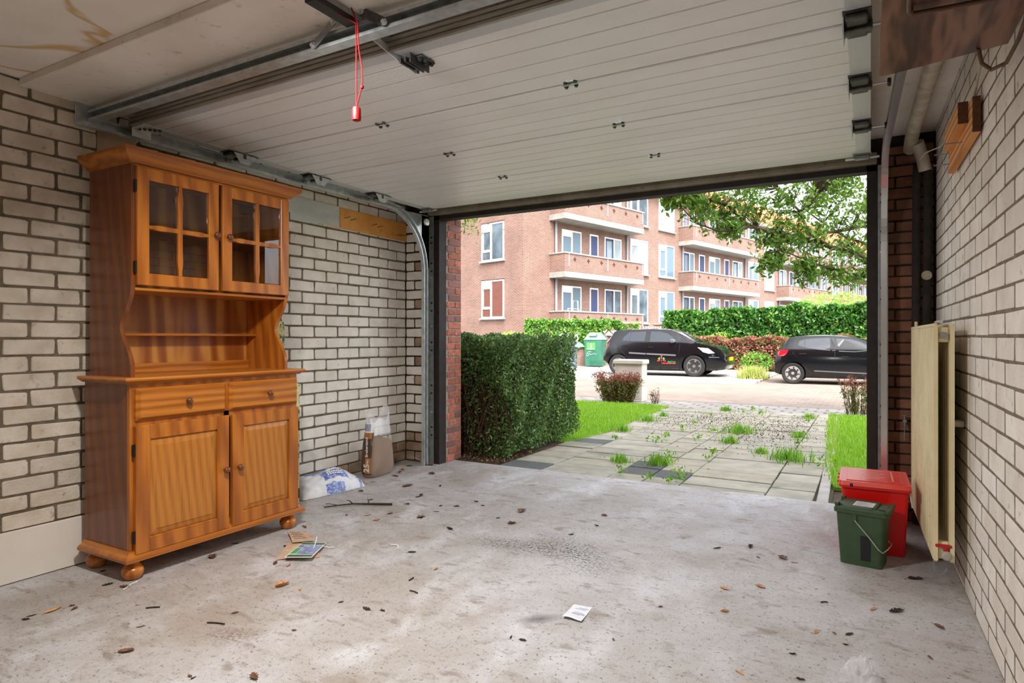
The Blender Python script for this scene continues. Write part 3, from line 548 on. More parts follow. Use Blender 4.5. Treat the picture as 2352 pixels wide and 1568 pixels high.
def track(name, label, x0, sg, skew):
    t = thing(name, label, 'door track', (x0, 4.46, 0))
    C = [(0, -0.027), (0, 0.027), (0.032, 0.027), (0.032, 0.018), (0.028, 0.018), (0.028, 0.0235), (0.0035, 0.0235), (0.0035, -0.0235), (0.028, -0.0235), (0.028, -0.018), (0.032, -0.018), (0.032, -0.027)]
    cy, cz, r = 3.96, 1.697, 0.5; path = [(1.72, cz+r, 0, 1), (2.5, cz+r, 0, 1), (cy, cz+r, 0, 1)]
    for k in range(1, 17): a = PI/2*(1-k/16); path.append((cy+r*math.cos(a), cz+r*math.sin(a), math.cos(a), math.sin(a)))
    path += [(cy+r, 0.003, 1, 0)]
    V = []; F = []; n = len(C)
    for (y, z, ny, nz) in path:
        xs = x0+max(0, 4.2-y)*skew
        for a_, b_ in C: V.append((xs-sg*a_+sg*0.016, y+ny*b_, z+nz*b_))
    for i in range(len(path)-1):
        for k in range(n): F.append((i*n+k, i*n+(k+1) % n, (i+1)*n+(k+1) % n, (i+1)*n+k))
    F += [tuple(range(n)), tuple(range((len(path)-1)*n, len(path)*n))]
    MB().add(V, F).build('rail', M['chrome'] if sg > 0 else M['galv'], t)
    xa = x0+sg*0.018
    # wall angle beside the vertical run and flag plate in the corner
    MB().box(xa, 4.545, 0.003, xa-sg*0.05, 4.549, 2.19).box(xa, 4.44, 0.003, xa+sg*0.003, 4.549, 2.19).build('wall_angle', M['galv_d'], t)
    MB().prism([(4.22, 2.19), (4.545, 2.20), (4.545, 1.74), (4.49, 1.72), (4.46, 1.92), (4.36, 2.10)], xa, xa+sg*0.003, 'x').build('flag_plate', M['galv'], t)
    for z in (0.25, 0.32, 0.62, 0.69, 1.0, 1.07, 1.35, 1.42, 1.7, 1.77, 1.95, 2.0): MB().box(xa-sg*0.016, 4.5435, z, xa-sg*0.038, 4.5455, z+0.014, b=0.003).build('slot', M['black'], t)
    for z in (0.36, 1.12, 1.55): MB().cyl((xa-sg*0.03, 4.545, z+0.1), (xa-sg*0.03, 4.538, z+0.1), 0.009, 8).build('bolt', M['chrome'], t)
    for y in (2.3, 2.95, 3.6): MB().cyl((x0+max(0, 4.2-y)*skew+sg*0.013, y, cz+r), (x0+max(0, 4.2-y)*skew+sg*0.009, y, cz+r), 0.009, 12).build('rivet', M['chrome'], t)
    if sg < 0:
        MB().lathe([(0.008, -0.008), (0.03, -0.008), (0.026, 0), (0.03, 0.008), (0.008, 0.008)], 24, Matrix.Translation((-3.365, 4.44, 2.125)) @ Matrix.Rotation(PI/2, 4, 'Y')).build('cable_pulley', M['zinc'], t, smooth=True)
        MB().tube([(-3.37, 4.41, 2.14), (-3.365, 4.1, 2.185), (-3.36, 3.6, 2.19)], 0.002, 6).build('lift_cable', M['steel_dark'], t)
        MB().box(-3.415, 1.66, 2.17, -3.41, 1.80, 2.31, b=0.002).cyl((-3.409, 1.68, 2.28), (-3.404, 1.68, 2.28), 0.007, 8).build('wall_bracket', M['galv'], t)
    return t
track('door_track', 'galvanised steel door track curving down beside the left wall', -3.40, -1, 0)
track('door_track', 'shiny steel door track running down beside the radiator', 0.07, 1, 0.03)
# cross rail
cr = [(1.712, 2.200), (1.758, 2.200), (1.758, 2.253), (1.712, 2.253), (1.712, 2.240), (1.715, 2.240), (1.715, 2.250), (1.755, 2.250), (1.755, 2.203), (1.715, 2.203), (1.715, 2.213), (1.712, 2.213)]
tag(MB().strip(cr, -3.405, 0.16).build('cross_rail', M['galv'], org=(-1.67, 1.735, 2.2)), 'steel cross rail spanning the ceiling in front of the raised door', 'rail')
OP = thing('door_opener', 'white garage door opener with steel rail under the ceiling', 'door opener', (-1.62, 1.2, 2.28))
MB().strip([(0.95, 2.257), (4.40, 2.262), (4.40, 2.2820), (0.95, 2.2820)], -1.637, -1.603).build('guide_rail', M['galv_d'], OP)
MB().box(-1.83, 0.55, 2.16, -1.42, 1.235, 2.2825, b=0.03).build('motor_housing', M['white_p'], OP)
M['lampcover'] = mat('frosted_lamp_cover', (240,240,236), None, rough=0.3, trans=0.3)
MB().box(-1.80, 0.62, 2.135, -1.47, 1.22, 2.165, b=0.012).build('lamp_cover', M['lampcover'], OP)
sl = MB(); 
def strap(p, q, wdt, name, parent, m, th=0.004):
    p = Vector(p); q = Vector(q); d = (q-p).normalized(); nrm = Vector((0, 1, 0)); u = d.cross(nrm).normalized()*wdt/2; e = d*wdt*0.3
    P = [p-e+u*0.6, p-e-u*0.6, p-u, q-u, q+e-u*0.6, q+e+u*0.6, q+u, p+u]
    V = [k-nrm*th/2 for k in P]+[k+nrm*th/2 for k in P]; n = 8
    o = MB().add(V, [tuple(range(n)), tuple(range(2*n-1, n-1, -1))]+[(i, (i+1) % n, n+(i+1) % n, n+i) for i in range(n)]).build(name, m, parent)
    for k in (p, q): MB().cyl(k-nrm*0.012, k+nrm*0.004, 0.008, 6).cyl(k-nrm*0.003, k+nrm*0.0, 0.012, 14).build('bolt', M['chrome'], o)
    return o
strap((-1.712, 1.700, 2.275), (-1.815, 1.700, 2.212), 0.026, 'hanger_strap', OP, M['galv_d'])
strap((-1.575, 1.700, 2.279), (-1.470, 1.700, 2.215), 0.030, 'hanger_strap', OP, M['steel_dark'])
MB().box(-1.645, 1.50, 2.236, -1.595, 1.70, 2.258, b=0.003).build('carriage', M['black'], OP)
ar = MB().prism([(-1.60, 2.252), (-1.585, 2.252), (-1.585, 2.19), (-1.60, 2.19)], 0, 0, 'y'); ar = MB()
arm_p = [(-1.625, 1.79, 2.252), (-1.600, 1.93, 2.208), (-1.590, 2.03, 2.190)]
for k in range(2):
    p, q = Vector(arm_p[k]), Vector(arm_p[k+1]); u = Vector((0, 0.35, 0.94))*0.013; x = Vector((0.003, 0, 0))
    ar.add([p-u-x, p+u-x, p+u+x, p-u+x, q-u-x, q+u-x, q+u+x, q-u+x], [(0, 1, 2, 3), (4, 5, 6, 7), (0, 1, 5, 4), (1, 2, 6, 5), (2, 3, 7, 6), (3, 0, 4, 7)])
ar.build('pull_arm', M['galv'], OP)
ab = MB().box(-1.62, 1.965, 2.208, -1.51, 2.05, 2.2165, b=0.002).box(-1.596, 1.93, 2.186, -1.588, 2.05, 2.208, b=0.002).box(-1.572, 1.93, 2.186, -1.564, 2.05, 2.208, b=0.002).box(-1.545, 1.93, 2.18, -1.54, 2.05, 2.216).build('arm_bracket', M['steel_dark'], GD)
for q in range(4): inst('bolt', bolt_me, ab, Vector((-1.53+0.012*(q % 2), 1.975+0.02*q, 2.206))-gl)
M['redcord'] = mat('red_cord', (128,10,12), None, rough=0.8, spec=0.2)
M['redplastic'] = mat('red_plastic_handle', (160,10,12), None, rough=0.5, spec=0.3)
CD = thing('release_cord', 'red emergency release cord hanging from the door opener', 'cord', (-1.522, 1.62, 2.27))
MB().tube([(-1.620, 1.60, 2.258), (-1.58, 1.61, 2.225), (-1.527, 1.62, 2.19), (-1.526, 1.62, 2.13), (-1.525, 1.62, 1.905)], 0.0022, 8).tube([(-1.53, 1.60, 2.236), (-1.520, 1.62, 2.19), (-1.514, 1.62, 2.10), (-1.500, 1.62, 2.03), (-1.498, 1.62, 1.985), (-1.506, 1.62, 1.955), (-1.523, 1.62, 1.91)], 0.0022, 8).build('cord', M['redcord'], CD, smooth=True)
MB().lathe([(0.001, -0.008), (0.006, -0.004), (0.006, 0.004), (0.001, 0.008)], 10, Matrix.Translation((-1.5, 1.62, 1.968))).build('knot', M['redcord'], CD, smooth=True)
MB().lathe([(0.011, 0), (0.0145, 0.002), (0.0150, 0.012), (0.0145, 0.040), (0.011, 0.046), (0.004, 0.048)], 20, Matrix.Translation((-1.5245, 1.62, 1.858))).build('handle', M['redplastic'], CD, smooth=True)
# added fill light, unseen behind the viewer, and the opener lamp
M['tube'] = mat('lit_fluorescent_tube', (255,246,232), None, emit=6.0)
def add_fill_batten(x, y, ln, power, label):
    b_ = thing('ceiling_batten', label, 'lamp', (x, y, 2.318))
    MB().box(x-0.09, y-ln/2, 2.285, x+0.09, y+ln/2, 2.3175, b=0.006).build('body', M['white_p'], b_)
    for dx in (-0.05, 0.05): MB().cyl((x+dx, y-ln/2+0.03, 2.268), (x+dx, y+ln/2-0.03, 2.268), 0.013, 12).build('tube', M['tube'], b_)
    l = bpy.data.lights.new('batten_light', 'AREA'); l.shape = 'RECTANGLE'; l.size = 0.2; l.size_y = ln; l.energy = power; l.color = (1.0, 0.98, 0.95)
    lo = bpy.data.objects.new('batten_light', l); COL.objects.link(lo); lo.parent = b_; lo.location = (0, 0, -0.07)
add_fill_batten(-0.35, -0.35, 1.2, LAMP_W[0], 'twin tube ceiling light behind the viewer')
MB().box(-1.78, 1.236, 2.168, -1.49, 1.246, 2.256, b=0.003).build('lamp_lens', M['lampcover'], OP)
l = bpy.data.lights.new('opener_lamp', 'AREA'); l.shape = 'RECTANGLE'; l.size = 0.28; l.size_y = 0.09; l.energy = LAMP_W[1]; l.color = (1.0, 0.98, 0.95)
lo = bpy.data.objects.new('opener_lamp', l); COL.objects.link(lo); lo.parent = OP; lo.location = (-0.015, 0.075, -0.125); lo.rotation_euler = (math.radians(24), 0, 0); l.spread = math.radians(150)
# ------------------------------------------------------------------ things along the right wall
M['rad'] = mat('aged_cream_enamel', (232,218,178), (218,202,158), 6, 0.4, c3=(150,124,80), sc3=40, lo3=0.68, hi3=0.8)
M['paint_red'] = mat('red_valve_paint', (186,26,34), None, rough=0.35)
rp0 = Vector((0.205, 4.40, 0)); rp1 = Vector((0.237, 3.30, 0)); rd = (rp1-rp0); rl = rd.length
RD = thing('radiator', 'old cream double panel radiator hanging on the right wall', 'radiator', rp0, math.atan2(rd.y, rd.x)); RD['_local'] = 1
# local: x along the radiator (0 = far end), y = +towards the wall, z up
def ribbed(y0, y1, n=17):
    p = []
    for i in range(n):
        a0 = i*rl/n; w_ = rl/n; p += [(a0+0.05*w_, y0+0.013), (a0+0.25*w_, y0), (a0+0.75*w_, y0), (a0+0.95*w_, y0+0.013)]
    return p+[(rl, y1), (0, y1)]
fp = MB().prism(ribbed(0, 0.018), 0.155, 1.165, 'z'); fp.build('front_panel', M['rad'], RD)
MB().box(0, 0.0, 1.165, rl, 0.016, 1.182, b=0.004).box(0, 0.0, 0.148, rl, 0.016, 0.160, b=0.004).box(rl-0.004, 0.001, 0.155, rl+0.004, 0.016, 1.17).build('panel_rim', M['rad'], RD)
MB().prism(ribbed(0.058, 0.075), 0.155, 1.165, 'z').box(0, 0.058, 1.165, rl, 0.076, 1.18, b=0.004).box(rl-0.004, 0.060, 0.155, rl+0.004, 0.076, 1.17).build('back_panel', M['rad'], RD)
for za, zb_ in ((1.10, 1.165), (0.16, 0.235)): MB().box(rl-0.05, 0.014, za, rl-0.01, 0.062, zb_, b=0.008).build('header', M['rad'], RD)
cx = rl
MB().cyl((cx-0.02, 0.037, 1.13), (cx+0.006, 0.037, 1.13), 0.016, 6).cyl((cx, 0.037, 1.13), (cx+0.012, 0.037, 1.13), 0.007, 10).build('bleed_plug', M['galv_d'], RD)
MB().cyl((cx-0.20, 0.03, 1.189), (cx-0.02, 0.03, 1.189), 0.0075, 10).build('loose_tube', M['pvc'], RD)
MB().box(0.12, 0.008, 1.182, 0.17, 0.02, 1.21, b=0.003).build('hook', M['rad'], RD)
va = MB().box(cx-0.004, 0.006, 0.215, cx+0.010, 0.066, 0.228, b=0.003).cyl((cx+0.003, 0.045, 0.20), (cx+0.003, 0.045, 0.218), 0.009, 10)
va.build('valve_lever', M['paint_red'], RD)
M['clearp'] = mat('cloudy_clear_plastic', (226,224,216), None, rough=0.25, trans=0.6)
MB().lathe([(0.008, -0.02), (0.020, -0.016), (0.020, 0.012), (0.012, 0.02)], 14, Matrix.Translation((cx+0.004, 0.047, 0.182)) @ Matrix.Rotation(PI/2, 4, 'Y')).build('valve_body', M['clearp'], RD, smooth=True)
MB().tube([(cx, 0.0, 0.16), (cx+0.002, 0.002, 0.12), (cx, 0.015, 0.095), (cx, 0.035, 0.10), (cx, 0.05, 0.125)], 0.0016, 6).build('wire_loop', M['galv_d'], RD)
MB().box(cx-0.16, 0.07, 0.725, cx-0.10, 0.126, 0.752, b=0.004).build('wall_bracket', M['pvc'], RD)
# black insulated pipes in the corner
def pipe_thing(name, label, pts, r, m, n=16):
    return tag(MB().tube(pts, r, n).build(name, m, org=pts[0], smooth=True), label, 'pipe')
pipe_thing('insulated_pipe', 'black foam insulated pipe in the corner, the one nearer the door', [(0.236, 4.500, 0.01), (0.236, 4.500, 1.2), (0.240, 4.495, 2.06), (0.243, 4.49, 2.14)], 0.0225, M['foam'])
pipe_thing('insulated_pipe', 'black foam insulated pipe squeezed against the right wall', [(0.290, 4.500, 0.01), (0.290, 4.500, 1.2), (0.296, 4.495, 2.04), (0.298, 4.49, 2.10)], 0.0225, M['foam'])
pipe_thing('pipe_elbow', 'short dusty white plastic pipe sleeve over the black pipes', [(0.236, 4.40, 2.262), (0.247, 4.42, 2.235), (0.266, 4.45, 2.175), (0.280, 4.465, 2.105)], 0.034, M['pvc'])
pipe_thing('drain_pipe', 'long dusty white plastic drain pipe along the ceiling', [(0.205, 4.48, 2.245), (0.207, 4.40, 2.275), (0.212, 4.25, 2.305), (0.232, 3.6, 2.322), (0.265, 2.5, 2.326), (0.288, 1.66, 2.326)], 0.036, M['pvc'])
pg = thing('pipe_gauge', 'small round white gauge clipped to the black pipe', 'gauge', (0.285, 4.47, 1.475))
MB().lathe([(0.012, 0.016), (0.026, 0.014), (0.028, 0.0), (0.024, -0.008), (0.016, -0.009)], 20, Matrix.Translation((0.285, 4.462, 1.487)) @ Matrix.Rotation(PI/2, 4, 'X') @ Matrix.Rotation(0.5, 4, 'Y')).build('case', M['pvc'], pg, smooth=True)
MB().box(0.27, 4.462, 1.475, 0.30, 4.478, 1.50, b=0.003).build('clip', M['galv_d'], pg)
tp = thing('water_tap', 'small brass tap with chain on the brown brick pier', 'tap', (0.18, 4.565, 0.60))
MB().cyl((0.18, 4.568, 0.615), (0.18, 4.50, 0.615), 0.011, 10).cyl((0.18, 4.515, 0.615), (0.18, 4.51, 0.585), 0.009, 10, r2=0.007).build('spout', M['galv_d'], tp)
MB().cyl((0.18, 4.515, 0.615), (0.18, 4.515, 0.65), 0.006, 8).box(0.165, 4.511, 0.645, 0.195, 4.519, 0.652, b=0.002).build('lever', M['galv_d'], tp)
MB().tube([(0.178, 4.51, 0.585), (0.177, 4.508, 0.54), (0.178, 4.506, 0.50)], 0.002, 6).build('chain', M['chrome'], tp)
# wooden block bracket, with nails, on the right wall
OW = wood('bare_orange_timber', ((166,96,38), (214,142,72), (228,164,92)), 'y', 1.0, rings=10, dist=3.0, seed=4, rough=0.6, coat=0)
EW = mat('sawn_end_grain', (98,58,34), (76,44,26), 60, 0.8)
wk = thing('timber_bracket', 'orange timber plank and block nailed to the right brick wall', 'bracket', rw(1.3, 0.0, 1.9))
def rwbox(u0, u1, o0, o1, z0, z1, name, m, parent, b=0.002):
    c = [rw(u0, o0), rw(u1, o0), rw(u1, o1), rw(u0, o1)]
    return MB().prism([(p.x, p.y) for p in c], z0, z1, 'z').build(name, m, parent)
rwbox(0.90, 1.60, 0.002, 0.028, 1.90, 2.035, 'plank', OW, wk); rwbox(1.600, 1.604, 0.002, 0.028, 1.90, 2.035, 'end_grain', EW, wk)
rwbox(1.08, 1.50, 0.028, 0.062, 1.965, 2.05, 'block', OW, wk); rwbox(1.500, 1.504, 0.028, 0.062, 1.965, 2.05, 'end_grain', EW, wk)
for u, z in ((0.95, 1.985), (0.93, 1.94), (1.35, 1.93)):
    p = rw(u, 0.026, z); q = rw(u-0.01, 0.085, z+0.003); MB().cyl(p, q, 0.0025, 6).cyl(q, q+Vector((-0.002, 0, 0)), 0.006, 8).build('nail', M['galv_d'], wk)
# dark laminate shelf
LW = wood('dark_wood_laminate', ((60,33,26), (106,65,49), (136,92,72)), 'y', 1.6, rings=7, dist=9.0, seed=2, rough=0.38, coat=0.1)
M['hookmetal'] = mat('brown_painted_rod', (104,74,54), (84,58,42), 20, 0.45, metal=0.3)
SH = thing('laminate_shelf', 'dark walnut laminate shelf at the top of the right wall', 'shelf', (0.2, 1.9, 2.0))
n_ = 6; pr_ = [(0.0275, 1.2)]
for k in range(n_+1): a_ = PI-PI/2*k/n_; pr_.append((0.024+0.02+0.02*math.cos(a_), 2.455+0.02*math.sin(a_)))
pr_ += [(0.358, 2.385), (0.384, 1.2)]
MB().prism(pr_, 2.0, 2.018, 'z').build('board', LW, SH)
MB().tube([(0.076, 1.25, 1.988), (0.086, 1.94, 1.988), (0.088, 1.985, 1.987), (0.096, 2.003, 1.986), (0.112, 2.008, 1.986), (0.20, 2.014, 1.986), (0.36, 2.02, 1.986)], 0.0065, 10).build('hanging_rod', M['hookmetal'], SH, smooth=True)
MB().cyl((0.09, 1.99, 1.985), (0.09, 1.99, 2.002), 0.009, 8).build('rod_clip', M['hookmetal'], SH)
M['cable'] = mat('off_white_cable', (206,196,180), (170,158,140), 20, 0.6)
tag(MB().tube([rw(1.50, 0.012, 2.052), rw(1.60, 0.012, 2.10), rw(1.74, 0.010, 2.165), rw(1.9, 0.01, 2.22), rw(2.1, 0.01, 2.30), rw(2.2, 0.01, 2.36)], 0.005, 8).build('wall_cable', M['cable'], org=rw(1.5, 0.01, 2.05), smooth=True), 'off white cable rising up the right wall above the timber bracket', 'cable')
M['cable_d'] = mat('brown_cable', (120,92,70), (92,68,52), 20, 0.6)
tag(MB().tube([(0.285, 2.38, 1.998), (0.296, 2.40, 1.96), (0.32, 2.40, 1.935), (0.35, 2.36, 1.935), (0.365, 2.28, 1.965), (0.369, 2.20, 1.99), (0.371, 2.12, 2.05), (0.372, 2.05, 2.2), (0.372, 2.02, 2.37)], 0.006, 8).build('loose_cable', M['cable_d'], org=(0.36, 2.28, 1.96), smooth=True), 'loose brown cable looping under the laminate shelf', 'cable')
tag(MB().tube([rw(1.1, 0.03, 2.05), rw(0.8, 0.05, 2.06), rw(0.55, 0.09, 2.10), rw(0.3, 0.10, 2.12)], 0.003, 6).build('wall_cable', M['cable'], org=rw(0.8, 0.05, 2.05), smooth=True), 'thin wire stretched from the timber bracket towards the drain pipe', 'cable')

# ------------------------------------------------------------------ bins
M['greenp'] = mat('dark_green_plastic', (58,82,52), (52,76,48), 30, 0.5, bump=0.1, bsc=300)
M['redp'] = mat('red_crate_plastic', (220,14,12), None, rough=0.38)
M['redlid'] = mat('faded_red_lid', (226,52,46), (232,96,86), 6, 0.35, stretch=(1, 0.5, 1))  # paler and pinker than the crate body, in stretched patches
M['label'] = mat('white_paper_label', (226,226,224), (206,206,206), 60, 0.6)
M['blacklabel'] = mat('black_sticker', (24,22,26), None, rough=0.6)
def taper(mb, x0, x1, y0, y1, z0, X0, X1, Y0, Y1, z1, r0=0.02, r1=0.025, n=5, cap0=True, cap1=True, flip=False):
    def ring(x0, x1, y0, y1, r, z):
        P = []
        for cx_, cy_, a0 in ((x1-r, y1-r, 0), (x0+r, y1-r, PI/2), (x0+r, y0+r, PI), (x1-r, y0+r, 1.5*PI)):
            for k in range(n+1): a = a0+PI/2*k/n; P.append((cx_+r*math.cos(a), cy_+r*math.sin(a), z))
        return P
    A = ring(x0, x1, y0, y1, r0, z0); B = ring(X0, X1, Y0, Y1, r1, z1); N = len(A)
    F = [(i, (i+1) % N, N+(i+1) % N, N+i) for i in range(N)]
    if cap0: F.append(tuple(range(N)))
    if cap1: F.append(tuple(range(N, 2*N)))
    return mb.add(A+B, F)
GC = thing('compost_caddy', 'small dark green plastic kitchen caddy with wire handle', 'bin', (-0.032, 3.622, 0), math.radians(-9.5)); GC['_local'] = 1
taper(MB(), -0.092, 0.092, -0.075, 0.075, 0.001, -0.108, 0.110, -0.093, 0.093, 0.262).build('body', M['greenp'], GC, smooth=True)
taper(MB(), -0.116, 0.122, -0.101, 0.101, 0.256, -0.118, 0.124, -0.103, 0.103, 0.272).build('rim', M['greenp'], GC, smooth=True)
ld = taper(taper(MB(), -0.114, 0.118, -0.099, 0.099, 0.2725, -0.112, 0.116, -0.097, 0.097, 0.284), -0.096, 0.070, -0.082, 0.082, 0.282, -0.092, 0.064, -0.078, 0.078, 0.293).build('lid', M['greenp'], GC, smooth=True)
MB().box(0.076, -0.07, 0.284, 0.112, 0.07, 0.290, b=0.002).box(0.110, -0.095, 0.272, 0.128, 0.095, 0.292, b=0.005).build('lid_catch', M['greenp'], ld)
for ya in (-0.09, 0.055): MB().box(-0.112, ya, 0.284, -0.094, ya+0.035, 0.300, b=0.002).build('hinge_block', M['greenp'], ld)
MB().box(-0.035, -0.07, 0.2932, 0.052, 0.03, 0.2938).build('paper_label', M['label'], ld)
for k in range(7): MB().box(-0.028, -0.062+k*0.012, 0.2938, 0.045-(k % 3)*0.014, -0.060+k*0.012, 0.2941).build('print_line', M['blacklabel'], ld)
MB().add([(0.002, -0.0785, 0.03), (0.044, -0.0785, 0.03), (0.047, -0.0875, 0.152), (0.002, -0.0875, 0.152), (0.002, -0.0765, 0.03), (0.044, -0.0765, 0.03), (0.047, -0.086, 0.152), (0.002, -0.086, 0.152)], [(0, 1, 2, 3), (4, 5, 6, 7), (0, 1, 5, 4), (1, 2, 6, 5), (2, 3, 7, 6), (3, 0, 4, 7)]).build('black_sticker', M['blacklabel'], GC)
for ya in (-0.099, 0.088): MB().box(-0.030, ya, 0.215, -0.012, ya+0.011, 0.258, b=0.002).build('handle_lug', M['greenp'], GC)
MB().tube([(-0.02, -0.101, 0.225), (0.04, -0.108, 0.16), (0.085, -0.112, 0.105), (0.10, -0.10, 0.09), (0.115, -0.06, 0.10), (0.12, 0, 0.105), (0.115, 0.06, 0.10), (0.10, 0.10, 0.09), (0.04, 0.108, 0.16), (-0.02, 0.101, 0.225)], 0.0028, 8).build('wire_handle', M['galv'], GC, smooth=True)
RB = thing('storage_crate', 'bright red plastic crate with hinged lid behind the green caddy', 'crate', (0.010, 3.945, 0), math.radians(1)); RB['_local'] = 1
taper(MB(), -0.130, 0.140, -0.155, 0.165, 0.001, -0.148, 0.156, -0.185, 0.195, 0.352, r0=0.014, r1=0.016).build('body', M['redp'], RB, smooth=True)
taper(MB(), -0.160, 0.166, -0.199, 0.205, 0.338, -0.160, 0.166, -0.199, 0.205, 0.350, r0=0.02, r1=0.02).build('rim', M['redp'], RB, smooth=True)
l2 = taper(MB(), -0.162, 0.168, -0.203, 0.207, 0.3505, -0.158, 0.164, -0.197, 0.201, 0.372, r0=0.02, r1=0.02).build('lid', M['redlid'], RB, smooth=True)
MB().box(-0.125, -0.17, 0.372, 0.135, 0.175, 0.3755, b=0.002).build('raised_panel', M['redlid'], l2)
M['lidprint'] = mat('pale_embossing', (236,150,142), None, rough=0.4)
for k in range(6): MB().box(-0.06, -0.10+k*0.045, 0.3755, 0.03+0.02*(k % 2), -0.085+k*0.045, 0.3762).build('embossed_line', M['lidprint'], l2)
MB().box(0.085, -0.12, 0.3755, 0.092, 0.14, 0.3765).build('embossed_line', M['lidprint'], l2)
MB().box(-0.108, -0.2045, 0.345, -0.094, -0.199, 0.362, b=0.002).build('lid_clip', M['black'], RB)
for y in (-0.12, -0.02, 0.08): MB().cyl((-0.162, y, 0.352), (-0.162, y+0.03, 0.352), 0.007, 8).build('hinge_pin', M['redp'], RB)
MB().tube([(0.158, -0.16, 0.34), (0.166, -0.17, 0.29), (0.17, -0.165, 0.26)], 0.003, 6).build('strap', M['label'], RB)

# ------------------------------------------------------------------ bags by the left wall
M['sand'] = mat('damp_building_sand', (146,110,78), (122,90,62), 5, 0.9, bump=0.5, bsc=60)
M['film'] = mat('clear_bag_film', (244,244,246), None, rough=0.10, alpha=0.12, spec=1.0); M['film_top'] = mat('crinkled_bag_film', (246,246,248), None, rough=0.14, alpha=0.46, spec=1.0)
M['brownprint'] = mat('brown_print', (84,58,42), None, rough=0.5); M['ochreprint'] = mat('ochre_print', (176,112,56), None, rough=0.5)
M['whiteprint'] = mat('white_print', (238,236,232), None, rough=0.5); M['blueprint'] = mat('blue_print', (70,110,176), None, rough=0.5)
SB = thing('sand_bag', 'clear plastic bag half full of brown building sand', 'bag', (-3.500, 3.965, 0), math.radians(4)); SB['_local'] = 1
rr = random.Random(5)
def ringpt(hx, hy, p, t):
    c, s = math.cos(t), math.sin(t); return (math.copysign(abs(c)**(2/p), c)*hx, math.copysign(abs(s)**(2/p), s)*hy)
def bagmesh(levels, n=40, amp=0.004, seed=1, top=None, cap=True):
    r = random.Random(seed); ph = [(r.uniform(0, 6.28), r.randint(3, 9), r.uniform(0.3, 1)) for _ in range(6)]; V = []; F = []
    for i, (z, hx, hy, p) in enumerate(levels):
        for k in range(n):
            t = 2*PI*k/n; x, y = ringpt(hx, hy, p, t); w_ = sum(a*math.sin(m*t+f+z*60*(1 if m % 2 else -1)) for f, m, a in ph)*amp/3
            dz = top(t) if (top and i == len(levels)-1) else (top(t)*0.45 if (top and i == len(levels)-2) else 0)
            V.append((x*(1+w_*10), y*(1+w_*10), max(0.0015, z+w_*0.4+dz)))
    for i in range(len(levels)-1):
        for k in range(n): F.append((i*n+k, i*n+(k+1) % n, (i+1)*n+(k+1) % n, (i+1)*n+k))
    if cap: F += [tuple(range(n))]
    return V, F
V, F = bagmesh([(0.002, 0.050, 0.125, 3), (0.02, 0.062, 0.142, 4), (0.07, 0.068, 0.150, 4), (0.15, 0.070, 0.146, 4), (0.22, 0.066, 0.138, 4), (0.27, 0.061, 0.132, 4), (0.30, 0.056, 0.122, 3.5), (0.318, 0.03, 0.07, 3), (0.322, 0.004, 0.01, 2)])
for i, v in enumerate(V):
    if v[2] > 0.24: V[i] = (v[0], v[1], v[2]-0.20*(v[1]+0.03)*(v[2]-0.24)/0.08)
MB().add(V, F).build('sand_fill', M['sand'], SB, smooth='all')
V, F = bagmesh([(0.0015, 0.056, 0.13, 3), (0.02, 0.066, 0.147, 4), (0.07, 0.0715, 0.154, 4), (0.15, 0.0735, 0.150, 4), (0.22, 0.0695, 0.142, 4), (0.28, 0.065, 0.136, 4), (0.34, 0.060, 0.134, 3), (0.42, 0.052, 0.134, 2.6), (0.485, 0.040, 0.132, 2.3)], n=64, amp=0.006, seed=1, cap=False,
               top=lambda t: 0.10*max(0, math.cos(t-1.75))**6+0.045*math.cos(5*t+1)*0.5+0.05*max(0, math.cos(t+1.6))**5-0.04*max(0, math.cos(t+0.4))**2)
zf = lambda f: sum(V[k][2] for k in f)/len(f)
for nm_, fs_, m_ in (('plastic_film', [f for f in F if zf(f) <= 0.33], M['film']), ('bag_neck', [f for f in F if zf(f) > 0.33], M['film_top'])):
    ids = sorted({k for f in fs_ for k in f}); mp_ = {k: i for i, k in enumerate(ids)}
    MB().add([V[k] for k in ids], [tuple(mp_[k] for k in f) for f in fs_]).build(nm_, m_, SB, smooth='all', recalc=False)
FILM = [(0.0, 0.056, 0.13, 3), (0.02, 0.066, 0.147, 4), (0.07, 0.0715, 0.154, 4), (0.15, 0.0735, 0.150, 4), (0.22, 0.0695, 0.142, 4), (0.28, 0.065, 0.136, 4), (0.34, 0.060, 0.134, 3), (0.40, 0.052, 0.134, 2.6), (0.46, 0.044, 0.132, 2.4)]
def bagy(x, z):
    hx_ = lerp_t([(f[0], f[1]) for f in FILM], z); hy_ = lerp_t([(f[0], f[2]) for f in FILM], z); p_ = lerp_t([(f[0], f[3]) for f in FILM], z)
    return -hy_*max(0.05, 1-min(1, abs(x)/hx_)**p_)**(1/p_)
def lerp_t(tab, x):
    for (a, b), (c, d) in zip(tab, tab[1:]):
        if x <= c: return b+(d-b)*(x-a)/(c-a)
    return tab[-1][1]
def patch(z0, z1, x0, x1, m, dy, name):
    n, q = 10, 5; mb = MB()
    for k in (0, 1): mb.grid(lambda u, v: (x0+(x1-x0)*u, bagy(x0+(x1-x0)*u, z0+(z1-z0)*v)-0.0045-dy+0.0008*k, z0+(z1-z0)*v), q, n)
    mb.build(name, m, SB, recalc=False)
patch(0.03, 0.36, -0.048, 0.046, M['brownprint'], 0.0, 'print_panel'); patch(0.04, 0.165, -0.005, 0.046, M['ochreprint'], 0.0015, 'print_panel'); patch(0.315, 0.36, -0.028, 0.040, M['ochreprint'], 0.0015, 'print_panel'); patch(0.365, 0.44, -0.032, 0.040, M['whiteprint'], 0.0, 'barcode_panel')
for k in range(9): patch(0.375, 0.43, -0.022+k*0.006, -0.0195+k*0.006, M['blueprint'], 0.0012, 'barcode_bar')
